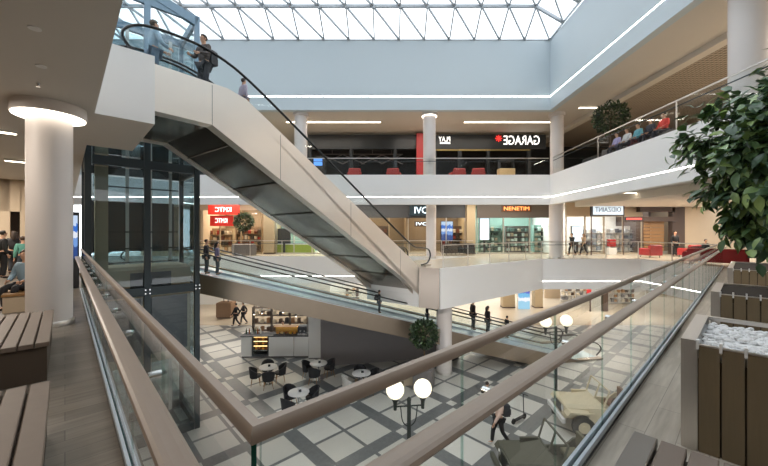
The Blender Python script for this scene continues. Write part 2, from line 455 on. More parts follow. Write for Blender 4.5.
# --- columns
def column(x, y, z0, z1, r, label, ring=True, rw=.1, lit=True):
    c = thing('column', label, 'column', (x, y, z0), 0, 'round white columns')
    h = z1 - z0
    MB().lathe([(r + .012, 0), (r + .012, .1), (r, .1), (r, h)], 40).build('shaft', M['column'], c, smooth=True)
    MB().lathe([(r + .022, 0), (r + .022, .09), (r + .014, .1)], 40).build('base_collar', M['steel'], c, smooth=True)
    if ring:
        MB().lathe([(r + .02, h - .2), (r + rw, h - .2), (r + rw, h - .005), (r + .02, h - .005)], 40).build('capital_ring', M['column'], c, smooth=True)
        if lit: MB().lathe([(r + .025, h - .215), (r + rw - .02, h - .215), (r + rw - .02, h - .201), (r + .025, h - .201)], 40).build('light_ring', M['downlight'], c, smooth=True)
    return c
cu_ = UV(-.2, 8.72)
column(cu_[0], cu_[1], 0, 4.0, .315, 'large white round column with glowing ring beside the left slatted benches', rw=.2)
column(-5.4, 22.15, F3, 9.4, .4, 'slim white upper column at the left, just behind the escalator handrail', lit=False)
column(2.95, 22.15, F3, 9.4, .4, 'slim white upper column in the middle beside the red pillar of the black shopfront')
column(11.25, 22.2, F3, 9.4, .4, 'slim white upper column at the inner corner right of the mirrored sign', lit=False)
column(11.3, 10.6, F3, 9.4, .44, 'large white upper column at the top right above the ficus', lit=False)
column(3.12, 22.6, 0, 4.0, .33, 'white column on the middle level partly covering the white shop letters')
column(11.2, 22.2, 0, 4.0, .42, 'white column on the middle level left of the pale sign box', ring=True)
column(3.0, 17.0, F1, -1.85, .38, 'white column on the ground floor holding up the landing bridge', ring=False)

# --- glass roof
def roof_h(x, y):
    d = max(0.0, min(21.5 - y, 10.5 - x + .02 * (21.5 - y), x + 21))
    return 13.72 + 2.7 * (1 - math.exp(-d / 3.6)) if d > 0 else 13.72
NX, NY = 20, 15
def rp(i, j):
    x = 10.42 - 1.575 * i; y = 21.45 - 1.7 * j
    x -= .0176 * (21.45 - y)
    return Vector((x, y, roof_h(x, y) + .02))
mb = MB()
for i in range(NX):
    for j in range(NY):
        p = rp(i, j)
        if i < NX - 1: mb.bar(p, rp(i + 1, j), .13 if j else .06, .16 if j else .08)
        if j < NY - 1: mb.bar(p, rp(i, j + 1), .07, .12)
        if i < NX - 1 and j < NY - 1:
            if i >= j: mb.bar(rp(i + 1, j + 1), rp(i, j), .07, .12)
            else: mb.bar(rp(i, j), rp(i + 1, j + 1), .07, .12)
        if 0 < i < NX - 1 and 0 < j < NY - 1: mb.lathe([(.09, p.z - .12), (.11, p.z), (.09, p.z + .12)], 8, (p.x, p.y))
struct('ceiling_roof_lattice', mb, [M['roofm']])
mb = MB()
for i in range(NX - 1):
    for j in range(NY - 1):
        a, b_, c_, d_ = [q + Vector((0, 0, .12)) for q in (rp(i, j), rp(i + 1, j), rp(i + 1, j + 1), rp(i, j + 1))]
        mb.add([a, b_, c_], [(0, 1, 2)]); mb.add([a, c_, d_], [(0, 1, 2)])
struct('window_1', mb, [M['roofglass']])

# ================================================================== BALUSTRADES
def balustrade(label, p, rz, length, side, first=1.04, start=0.0):
    t = thing('glass_balustrade', label, 'railing', (p[0], p[1], 0), rz, 'near glass balustrades')
    s = side
    mb = MB()
    mb.box(start - .035, length, -.036, -.014, 0, .075); mb.box(start - .035, length, .014, .036, 0, .075); mb.box(start - .035, length, -.036, .036, 0, .03, 1)
    mb.build('floor_channel', [M['alu'], M['darkmetal']], t)
    # cap with rounded top
    prof = [(-.016, 1.174), (.016, 1.174), (.021, 1.18), (.022, 1.2), (.019, 1.21), (.012, 1.218), (-.012, 1.218), (-.019, 1.21), (-.022, 1.2), (-.021, 1.18)]
    cap = MB(); n = len(prof); mit = -1 if start == 0 else 1
    cap.add([(mit * y if x is None else x, y, z) for x in (None, length) for y, z in prof],
            [tuple(reversed(range(n)))] + [tuple(range(n, 2 * n))] + [(i, (i + 1) % n, n + (i + 1) % n, n + i) for i in range(n)])
    cap.build('cap_rail', M['rail'], t, smooth=True)
    c = s * .098; hw = .046
    prof = [(c - hw + .01, .96), (c + hw - .01, .96), (c + hw, .966), (c + hw + .004, .975), (c + hw, .99), (c + hw - .012, .9985), (c + hw - .03, 1.001), (c - hw + .03, 1.001), (c - hw + .012, .9985), (c - hw, .99), (c - hw - .004, .975), (c - hw, .966)]
    n = len(prof); hr = MB()
    hr.add([(mit * y if x is None else x, y, z) for x in (None, length) for y, z in prof],
           [tuple(reversed(range(n)))] + [tuple(range(n, 2 * n))] + [(i, (i + 1) % n, n + (i + 1) % n, n + i) for i in range(n)])
    hr.build('hand_rail', M['rail'], t)
    x = .012; w = first
    while x < length - .2:
        e = min(x + w, length)
        g = MB(); g.box(x, e - .008, -.007, .007, .032, 1.17, 0)
        g.m[3] = 2; g.m[5] = 2; g.m[0] = 1
        if x < .1 and start == 0: g.m[5] = 1
        g.build('glass_panel', [M['clear'], M['edge'], M['seam']], t)
        bx = x + .22
        br = MB(); br.tube([(bx, s * .012, .93), (bx, s * .06, .93), (bx, s * .098, .955)], .011, 8)
        br.tube([(bx, -s * .03, .93), (bx, s * .03, .93)], .024, 10)
        br.build('bracket', M['chrome'], t, smooth=True)
        x = e; w = 1.04
    return t
cr = UV(.352, .85)
balustrade('glass balustrade with wide taupe handrail running to the left past the benches', cr, ROT_U + PI / 2, 12.4, +1, first=1.1)
balustrade('glass balustrade with wide taupe handrail running to the right beside the slatted planters', cr, ROT_U, 22.9, -1, first=.9, start=.012)

def thin_rail(label, pts, z, h=1.08, pitch=1.5, group='far glass railings', nopost=False):
    t = thing('glass_railing', label, 'railing', (pts[0][0], pts[0][1], z), 0, group)
    o = Vector((pts[0][0], pts[0][1], 0)); P = [Vector((*p, 0)) - o for p in pts]
    tr = MB()
    for i in range(len(P) - 1): tr.bar(P[i] + Vector((0, 0, h)), P[i + 1] + Vector((0, 0, h)), .05, .045)
    tr.build('top_rail', M['steel'], t)
    hr = MB()
    for i in range(len(P) - 1): hr.bar(P[i] + Vector((0, 0, h * .82)), P[i + 1] + Vector((0, 0, h * .82)), .03, .03)
    hr.build('hand_rail', M['darkmetal'], t)
    for i in range(len(P) - 1):
        d = P[i + 1] - P[i]; n = max(1, round(d.length / pitch)); dn = d.normalized()
        for k in range(n):
            a = P[i] + d * (k / n) + dn * .02; b_ = P[i] + d * ((k + 1) / n) - dn * .02
            MB().bar(a + Vector((0, 0, h / 2)), b_ + Vector((0, 0, h / 2)), .012, h - .06).build('glass_panel', M['clear'], t)
            if not nopost:
                MB().bar(a, a + Vector((0, 0, h)), .035, .035).build('post', M['steel'], t)
    return t
thin_rail('middle level glass railing along the back edge behind the moving walkway', [(-14, 24.1), (6.3, 24.1)], 0, pitch=2.2)
thin_rail('middle level glass railing on the landing bridge and in front of the pale sign box', [(2.75, 15.95), (9.95, 21.62), (16.1, 21.62), (16.4, 16.9)], 0, pitch=1.9)
thin_rail('upper level glass railing in front of the black shopfront', [(-13.5, 21.65), (10.45, 21.65)], F3, pitch=2.4, nopost=True)
thin_rail('upper level glass railing along the right balcony by the seated people', [(10.62, 21.4), (10.28, 3)], F3, pitch=4.5)

# ================================================================== ESCALATOR (upper)
es = thing('escalator', 'steep silver clad escalator climbing from the landing bridge to the upper level', 'escalator', (ES_P[0], ES_P[1], 0), math.atan2(-.7826, -.6225))
W = 3.3
def ez(x): return .05 if x < 0 else (.05 + x * 5.4 / 8.95 if x < 8.95 else 5.45)
low = [(10.95, 4.4), (9.6, 4.4), (-.45, -1.35), (-.45, -1.36), (-1.0, -1.36)]
top = [(-1.0, .05), (-.1, .05), (0, .07), (8.7, 5.33), (9.2, 5.45), (10.95, 5.45)]
side = [(10.95, 4.4), (9.6, 4.4), (-.4, -1.3), (-.02, -1.3), (-.02, .05), (0, .07), (8.7, 5.33), (9.2, 5.45), (10.95, 5.45)]
MB().xz(side, -.34, 0).build('side_cladding', M['silver'], es)
MB().xz(side, -W, -W + .34).build('side_cladding', M['silver'], es)
mid = [(10.95, 5.1), (9.2, 5.1), (.3, -.1), (.3, .25), (8.7, 5.33), (9.2, 5.45), (10.95, 5.45)]
MB().xz(mid, -1.85, -1.45).build('middle_deck', M['silver'], es)
under = [(10.95, 4.42), (9.6, 4.42), (-.38, -1.27), (-.36, -1.1), (9.5, 4.6), (10.95, 4.6)]
mb = MB().xz(under, -W + .36, -.36)
for k in range(1, 7):
    x = k * 1.5; mb.bar((x, -W + .35, -1.085 + .571 * x), (x, -.35, -1.085 + .571 * x), .04, .02)
mb.build('underside_panel', M['mirror'], es)
# panel joints on the near side
mb = MB()
for x in (1.5, 4.6, 7.6, 9.6):
    mb.bar((x, .001, max(-1.2, -1.07 + .57 * x)), (x, .001, ez(x) - .05), .012, .006)
mb.build('joint_line', M['greywall'], es)
for y0, y1 in ((-1.44, -.36), (-W + .36, -1.86)):
    mb = MB(); x, z = .25, -.1
    mb.box(-.95, x, y0, y1, z - .15, z)
    while z < 5.25:
        z += .2; mb.box(x, x + .345, y0, y1, z - .3, z); x += .2 / (5.4 / 8.95)
    mb.box(x, 10.9, y0, y1, z - .2, z)
    mb.build('step_band', M['darkmetal'], es)
path = crom([(-.5, 0, .1), (-1.05, 0, .18), (-1.32, 0, .5), (-1.15, 0, .82), (-.6, 0, .93), (.1, 0, 1.0), (.9, 0, 1.4), (2.2, 0, 2.16), (4.5, 0, 3.55), (7.2, 0, 5.18), (8.6, 0, 5.98), (9.4, 0, 6.28), (10.1, 0, 6.37),
             (11.0, 0, 6.3), (11.4, 0, 6.0), (11.25, 0, 5.68), (10.75, 0, 5.5)], 6)
gp = [(p.x, p.z) for p in path]
for y in (-.17, -1.55, -1.75, -W + .17):
    MB().tube([(p.x, y, p.z) for p in path], .045, 8, ry=.03).build('hand_rail', M['black'], es, smooth=True)
    base = [(10.7, 5.46), (9.2, 5.46), (8.7, 5.34), (0, .08), (-.5, .06)]
    poly = [q for q in gp[2:-2]] + [q for q in base]
    MB().xz(poly, y - .006, y + .006).build('balustrade_glass', M['clear'], es)
mb = MB(); mb.box(-1.2, -.7, -.35, -.05, -.02, .12); mb.build('newel_base', M['steel'], es)

# ================================================================== MOVING WALKWAY
tv = thing('moving_walkway', 'long shallow moving walkway with glass sides sloping down to the ground floor', 'moving walkway', (-7.6, 14.5, 0), math.atan2(.211, .978))
TW = 3.2; TL = 18.5; sl = 5.3 / (TL + .8)
def tz(x): return 0 if x < -.8 else (-sl * (x + .8) if x < TL else F1)
side = [(-4.6, -.75), (-.8, -.75), (TL - 2.6, F1 + .01), (TL + 1.6, F1 + .01), (TL + 1.6, F1 + .06), (TL, F1 + .07), (-.8, .07), (-4.6, .07)]
for y0, y1 in ((0, .3), (TW - .3, TW)):
    MB().xz(side, y0, y1).build('side_cladding', M['brownsteel'], tv)
MB().xz([(-4.6, -.72), (-.8, -.72), (TL - 3, F1 + .06), (TL - 3, F1 + .15), (-.8, -.6), (-4.6, -.6)], .3, TW - .3).build('underside_panel', M['brownsteel'], tv)
MB().xz([(-.8, -.2), (TL, F1 - .0), (TL, F1 + .1), (-.8, .1)], 1.5, 1.7).build('middle_deck', M['alu'], tv)
blue = mat('walkway_pallet', (196, 214, 224), 0.3, .5, var=.05, scale=4, stretch=(60, 1, 60))
for y0, y1 in ((.31, 1.49), (1.71, TW - .31)):
    MB().xz([(-4.5, -.15), (-.8, -.15), (TL, F1 + .005), (TL + 1.5, F1 + .005), (TL + 1.5, F1 + .02), (TL, F1 + .03), (-.8, 0), (-4.5, 0)], y0, y1).build('pallet_belt', blue, tv)
path = crom([(-4.2, 0, .2), (-4.6, 0, .5), (-4.3, 0, .85), (-3.6, 0, .93), (-1.6, 0, .93), (-.5, 0, .87), (2, 0, tz(2) + .92), (9, 0, tz(9) + .92), (TL - 1, 0, tz(TL - 1) + .92), (TL + .3, 0, F1 + .93), (TL + 1.2, 0, F1 + .9), (TL + 1.6, 0, F1 + .55), (TL + 1.3, 0, F1 + .2)], 6)
gp = [(p.x, p.z) for p in path]
for y in (.15, 1.53, 1.67, TW - .15):
    MB().tube([(p.x, y, p.z) for p in path], .045, 8, ry=.03).build('hand_rail', M['black'], tv, smooth=True)
    poly = gp[2:-2] + [(TL + 1.0, F1 + .08), (TL, F1 + .08), (-.8, .08), (-4.0, .08)]
    MB().xz(poly, y - .006, y + .006).build('balustrade_glass', M['clear'], tv)
for y in (.03, TW - .03):
    MB().xz([(-4.6, .072), (-.8, .072), (TL, F1 + .072), (TL, F1 + .1), (-.8, .1), (-4.6, .1)], y - .025, y + .025).build('deck_edge', M['alu'], tv)
# grey wall standing under the walkway
a = math.atan2(.211, .978)
def TVp(x, y): return (-7.6 + .978 * x - .211 * y, 14.5 + .211 * x + .978 * y)
mb = MB()
p0, p1 = 4.9, 12.6
mb.xz([(p0, F1), (p1, F1), (p1, tz(p1) - .9), (p0, tz(p0) - .8)], 2.2, TW - .4)
o = mb.build('wall_under_walkway', M['greywall'], loc=(-7.6, 14.5, 0), rz=a); o['kind'] = 'structure'

# ================================================================== GLASS LIFT
lu = UV(.5, 13.5)
lf = thing('glass_lift', 'dark framed glass lift tower left of the escalator', 'lift', (lu[0], lu[1], F1), ROT_U)
LW, LD, LH = 2.95, 2.2, 9.4 - F1
for x in (0, LW / 2, LW):
    for y in (0, LD):
        if x == LW / 2 and y: continue
        mb = MB(); w = .1 if x != LW / 2 else .11
        w *= .8; mb.box(x - w, x + w, y - .08, y + .08, 0, 11.2); mb.build('corner_post', M['darkmetal'], lf)
        mb = MB(); mb.box(x - w, x + w, y - .08, y + .08, 11.2, LH); mb.build('upper_post', M['hazesteel'], lf)  # same post, coloured bluer and lighter to imitate glass haze
for z in (.12, 5.05, 9.2, 14.6):
    mb = MB(); h = .14
    mb.box(.1, LW - .1, -.06, .06, z - h, z + h); mb.box(.1, LW - .1, LD - .06, LD + .06, z - h, z + h)
    mb.box(-.06, .06, .1, LD - .1, z - h, z + h); mb.box(LW - .06, LW + .06, .1, LD - .1, z - h, z + h)
    mb.build('ring_beam', M['darkmetal'] if z < 14 else M['hazesteel'], lf)
for z0, z1 in ((.3, 4.85), (5.25, 9.0), (9.4, 14.4)):
    for x0, x1 in ((.12, LW / 2 - .12), (LW / 2 + .12, LW - .12)):
        MB().box(x0, x1, -.012, .012, z0, z1).build('glass_panel', M['lift'], lf)
    MB().box(LW - .012, LW + .012, .12, LD - .12, z0, z1).build('glass_panel', M['lift'], lf)
    MB().box(-.012, .012, .12, LD - .12, z0, z1).build('glass_panel', M['lift'], lf)
    MB().box(.12, LW - .12, LD - .012, LD + .012, z0, z1).build('glass_panel', M['lift'], lf)
for x in (.45, 1.15, 1.85, 2.5):
    mb = MB(); mb.box(x - .05, x + .05, LD - .35, LD - .25, .1, LH - .3); mb.build('guide_rail', M['steel'], lf)
mb = MB(); mb.box(.1, LW - .3, LD - .2, LD - .1, 6.3, 8.1); mb.box(.2, 1.0, LD - .2, LD - .1, 9.3, 10.0); mb.build('rear_panel', M['slate'], lf)
mb = MB(); mb.box(.18, .5, .3, .62, .2, LH - 1.2); mb.build('counterweight_frame', M['beigewall'], lf)
mb = MB()
for z in (5.9, 6.4, 7.0, 8.6, 9.6, 10.4): mb.bar((.2, LD - .4, z), (LW - .2, LD - .4, z), .04, .05)
mb.build('cross_brace', M['darkmetal'], lf)
mb = MB(); mb.chbox(.3, LW - .15, .25, LD - .45, 2.6, 5.85, .1)
car = mb.build('lift_car', M['beigewall'], lf)
mb = MB(); mb.box(1.05, 2.2, .22, .252, 4.95, 5.65); mb.box(.35, 1.35, .225, .252, 2.9, 4.8); mb.box(1.55, 2.7, .225, .252, 2.9, 4.8); mb.build('car_window', M['slate'], car)
for x in (0, LW / 2, LW):
    mb = MB()
    for dx in (-.06, .06):
        for dz in (-.06, .06): mb.tube([(x + dx, -.092, 5.05 + dz), (x + dx, -.125, 5.05 + dz)], .022, 8)
    mb.build('glass_fixing', M['chrome'], lf)
# slender beam seen at the lift head
mb = MB(); mb.bar((LW, 0, LH - .2), (LW / 2 - 1.8, 0, LH + .7), .16, .3); mb.build('head_beam', M['hazesteel'], lf)

# ================================================================== BENCHES AND PLANTERS
def bench(label, u0, u1, v0, v1, along, h=.45, endcap=None):
    p = UV(u0, v0); t = thing('slatted_bench', label, 'bench', (p[0], p[1], 0), ROT_U, 'slatted benches')
    a, b_ = u1 - u0, v1 - v0
    MB().box(.03, a - .03, .03, b_ - .03, .0, h - .06).build('base_box', M['bench'], t)
    span = a if along == 'v' else b_
    n = int(round((span) / .135)); w = span / n
    for k in range(n):
        mb = MB()
        if along == 'v': mb.chbox(k * w + .008, (k + 1) * w - .008, 0, b_, h - .05, h, .006)
        else: mb.chbox(0, a, k * w + .008, (k + 1) * w - .008, h - .05, h, .006)
        mb.build('end_plate' if endcap and k == n - 1 else 'slat', mat('bench_steel', (128, 122, 116), .4, .5, var=.1, scale=3) if endcap and k == n - 1 else M['slatgrey'], t)
    return t
bench('brown slatted bench on the left in front of the big white column', -1.3, -.12, 5.46, 7.65, 'v')
bench('brown slatted bench at the lower left corner, nearest the viewer', -1.3, -.08, 1.7, 4.02, 'v')
bench('brown slatted bench at the bottom right in front of the pebble planter', .9, 2.62, -1.1, .5, 'u', endcap=True)

def planter(label, u0, u1, v0, v1, h=.85, fill='pebble', group='slatted planters'):
    p = UV(u0, v1); t = thing('slatted_planter', label, 'planter', (p[0], p[1], 0), ROT_U - PI / 2, group)
    # local x = -v (to the right-near), local y = +u (away)
    a, b_ = v1 - v0, u1 - u0
    MB().box(.02, a - .02, .02, b_ - .02, 0, h - .14).build('inner_box', M['bench'], t)
    def face(n, w, fn):
        for k in range(n):
            mb = MB(); fn(mb, .09 + k * w + .006, .09 + (k + 1) * w - .006); mb.build('slat', M['slat'], t)
    n = int((a - .18) / .125); w = (a - .18) / n
    face(n, w, lambda mb, x0, x1: mb.box(x0, x1, -.005, .02, .0, h - .03))
    n2 = int((b_ - .18) / .125); w2 = (b_ - .18) / n2
    face(n2, w2, lambda mb, y0, y1: mb.box(-.005, .02, y0, y1, .0, h - .03))
    for x, y in ((0, 0), (a, 0), (0, b_), (a, b_)):
        mb = MB(); sx = 1 if x == 0 else -1; sy = 1 if y == 0 else -1
        mb.box(min(x, x + sx * .09) - .008 * (x == 0), max(x, x + sx * .09), min(y, y + sy * .085) - .008 * (y == 0), max(y, y + sy * .085), 0, h)
        mb.build('corner_post', M['steel'], t)
    mb = MB()
    mb.box(-.008, .085, -.008, b_, h, h + .006); mb.box(a - .085, a, 0, b_, h, h + .006)
    mb.box(.085, a - .085, b_ - .05, b_, h - .03, h + .004); mb.box(.085, a - .085, -.008, .03, h - .03, h - .02)
    mb.build('metal_rim', M['steel'], t)
    mb = MB(); k = 0
    while .09 + k * w < a - .1:
        mb.box(.09 + k * w - .009, .09 + k * w + .009, -.012, .03, h - .06, h + .012); k += 1
    mb.build('slat_clip', M['white'], t)
    if fill == 'pebble':
        mb = MB()
        for k in range(800):
            x, y = random.uniform(.11, a - .1), random.uniform(.05, b_ - .07); r = random.uniform(.014, .03)
            mb.ball((x, y, h - .06 + random.uniform(-.015, .02)), (r * random.uniform(.8, 1.4), r, r * .7), 6, 4)
        o = mb.build('pebble_bed', M['pebble'], t, smooth=True); o['kind'] = 'stuff'
        MB().box(.05, a - .05, .04, b_ - .06, h - .16, h - .07).build('soil_bed', M['pebble'], t)
    else:
        MB().box(.05, a - .05, .04, b_ - .06, h - .16, h - .02).build('soil_bed', M['soil'], t)
    return t
planter('slatted planter filled with white pebbles at the right edge, nearest the viewer', 3.59, 4.75, -1.5, .36)
planter('slatted planter under the ficus, second along the right walkway', 6.73, 8.0, -1.6, .36, fill='soil')
planter('slatted planter farthest along the right walkway, near the red seat', 11.4, 14.0, -2.0, .33, fill='soil')

# ================================================================== PLANTS
def leaf(mb, p, d, nrm, L_, w):
    d = d.normalized(); s_ = d.cross(nrm).normalized() * w; up = s_.cross(d).normalized()
    q = [p, p + d * L_ * .3 + s_ * .9 + up * w * .25, p + d * L_ * .65 + s_ * .8 + up * w * .2, p + d * L_ - up * L_ * .12,
         p + d * L_ * .65 - s_ * .8 + up * w * .2, p + d * L_ * .3 - s_ * .9 + up * w * .25, p + d * L_ * .3, p + d * L_ * .65]
    mb.add(q, [(0, 6, 1), (6, 7, 2, 1), (7, 3, 2), (0, 5, 6), (5, 4, 7, 6), (4, 3, 7)])
def rdir():
    while True:
        v = Vector((random.uniform(-1, 1), random.uniform(-1, 1), random.uniform(-1, 1)))
        if .1 < v.length < 1: return v.normalized()
def ficus(label, loc, c, R, count):
    t = thing('potted_ficus', label, 'plant', loc)
    c = Vector(c)
    tr = MB(); tr.tube(crom([(0, 0, 0), (.03, .02, c.z * .35), (-.03, 0, c.z * .7), (0, 0, c.z)], 5), [.07 - .002 * i for i in range(16)], 10)
    tr.build('trunk', M['bark'], t, smooth=True)
    br = MB(); fo = MB(); tips = []
    for k in range(150):
        d = rdir(); d.z *= .95
        e = c + Vector((d.x * R[0], d.y * R[1], d.z * R[2])) * random.uniform(.55, 1.0)
        s_ = Vector((0, 0, c.z * random.uniform(.55, 1.0)))
        m_ = s_.lerp(e, .5) + Vector((0, 0, .12))
        br.tube([s_, m_, e], [.018, .011, .005], 5)
        tips.append((s_, m_, e))
    per = count // len(tips)
    for s_, m_, e in tips:
        for k in range(per):
            f = random.uniform(.35, 1.0)
            p = (m_.lerp(e, (f - .5) * 2) if f > .5 else s_.lerp(m_, f * 2)) + rdir() * random.uniform(.02, .26)
            out = (p - c).normalized()
            d = (out * .6 + rdir() * .7 + Vector((0, 0, -.45)))
            leaf(fo, p, d, (Vector((0, 0, 1)) + out * .7 + rdir() * .5), random.uniform(.15, .23), random.uniform(.045, .066))
    br.build('branch_work', M['bark'], t)
    fo.build('foliage', M['ficus'], t, smooth=True)
    return t
p = UV(7.35, -.55)
ficus('large leafy ficus with glossy green leaves at the right edge of the picture', (p[0], p[1], .78), (.12, -.05, 1.98), (1.5, 1.45, 1.6), 16000)
def topiary(label, loc, z, r, potw, poth, potmat, name='topiary_tree'):
    t = thing(name, label, 'plant', loc, random.uniform(0, 6), 'ball topiary trees')
    MB().chbox(-potw / 2, potw / 2, -potw / 2, potw / 2, 0, poth, .03).build('planter_box', potmat, t)
    MB().tube([(0, 0, poth - .02), (.02, 0, z * .6), (0, 0, z)], .035, 8).build('stem', M['bark'], t)
    fo = MB()
    for k in range(1500):
        d = rdir(); p = Vector((0, 0, z)) + d * r * random.uniform(.6, 1.02)
        leaf(fo, p, d + rdir() * .8, rdir(), random.uniform(.1, .17), .04)
    fo.build('foliage', M['box'], t)
    return t
topiary('ball shaped tree in a grey planter on the ground floor beside the white column', (1.8, 15.4, F1), 2.4, .62, .85, .93, M['greywall'])
topiary('ball shaped tree in front of the red shop sign on the middle level', (PX(244, 25.3), 25.3, 0), 2.45, .68, 1.5, .8, M['greywall'])
topiary('dark ball shaped tree on the upper right balcony behind the railing', (12.1, 18.2, F3), 2.5, .82, .8, .75, M['greywall'])

# ================================================================== PEOPLE
def skin_mesh(name, nodes, edges, islands_root, lv=1):
    bm = bmesh.new(); sk = bm.verts.layers.skin.verify(); vs = []
    for i, (co, r) in enumerate(nodes):
        v = bm.verts.new(co); v[sk].radius = r if isinstance(r, tuple) else (r, r); v[sk].use_root = i in islands_root; vs.append(v)
    for a, b_ in edges: bm.edges.new((vs[a], vs[b_]))
    me = bpy.data.meshes.new(name); bm.to_mesh(me); bm.free()
    o = bpy.data.objects.new(name, me); COL.objects.link(o)
    m = o.modifiers.new('s', 'SKIN'); m.use_smooth_shade = True
    m = o.modifiers.new('d', 'SUBSURF'); m.levels = lv; m.render_levels = lv
    dg = bpy.context.evaluated_depsgraph_get(); dg.update()
    me2 = bpy.data.meshes.new_from_object(o.evaluated_get(dg))
    bpy.data.objects.remove(o); bpy.data.meshes.remove(me); me2.name = name
    for p in me2.polygons: p.use_smooth = True
    return me2
def pose_joints(pose):
    J = dict(pel=(0, 0, .95), sp=(0, 0, 1.12), ch=(0, 0, 1.31), nb=(0, -.01, 1.46), nk=(0, .0, 1.52), h1=(0, .025, 1.585), h2=(0, .02, 1.655), h3=(0, .005, 1.735))
    for s_, n in ((-1, 'l'), (1, 'r')):
        sw = {'walk': .16 * s_, 'rest': .0}.get(pose, 0)
        J.update({'sh' + n: (.18 * s_, 0, 1.415), 'el' + n: (.235 * s_, -.03 - sw, 1.13), 'wr' + n: (.24 * s_, .05 - sw * 1.5, .89), 'pa' + n: (.24 * s_, .075 - sw * 1.6, .82),
                  'hi' + n: (.09 * s_, 0, .9), 'kn' + n: (.1 * s_, .03, .5), 'an' + n: (.1 * s_, -.02, .085), 'to' + n: (.115 * s_, .13, .045)})
        if pose == 'walk':
            f = s_
            J.update({'kn' + n: (.09 * s_, .12 * f + .05, .5), 'an' + n: (.09 * s_, .26 * f - .05, .095 if f > 0 else .15), 'to' + n: (.1 * s_, .26 * f + .1, .06 if f > 0 else .055)})
        if pose == 'sit':
            J.update({'hi' + n: (.09 * s_, .02, .52), 'kn' + n: (.11 * s_, .44, .54), 'an' + n: (.11 * s_, .42, .085), 'to' + n: (.12 * s_, .57, .045),
                      'el' + n: (.25 * s_, .06, .77), 'wr' + n: (.16 * s_, .28, .66), 'pa' + n: (.14 * s_, .35, .64)})
        if pose == 'rest':     # forearms on a counter or handrail
            J.update({'el' + n: (.25 * s_, .08, 1.15), 'wr' + n: (.16 * s_, .3, 1.1), 'pa' + n: (.14 * s_, .37, 1.09)})
    if pose == 'sit':
        for k in ('pel', 'sp', 'ch', 'nb', 'nk', 'h1', 'h2', 'h3'):
            x, y, z = J[k]; J[k] = (x, y + (.04 if k != 'pel' else 0), z - .40)
        for n in 'lr':
            x, y, z = J['sh' + n]; J['sh' + n] = (x, y + .03, z - .40)
    return J
POSES = {}
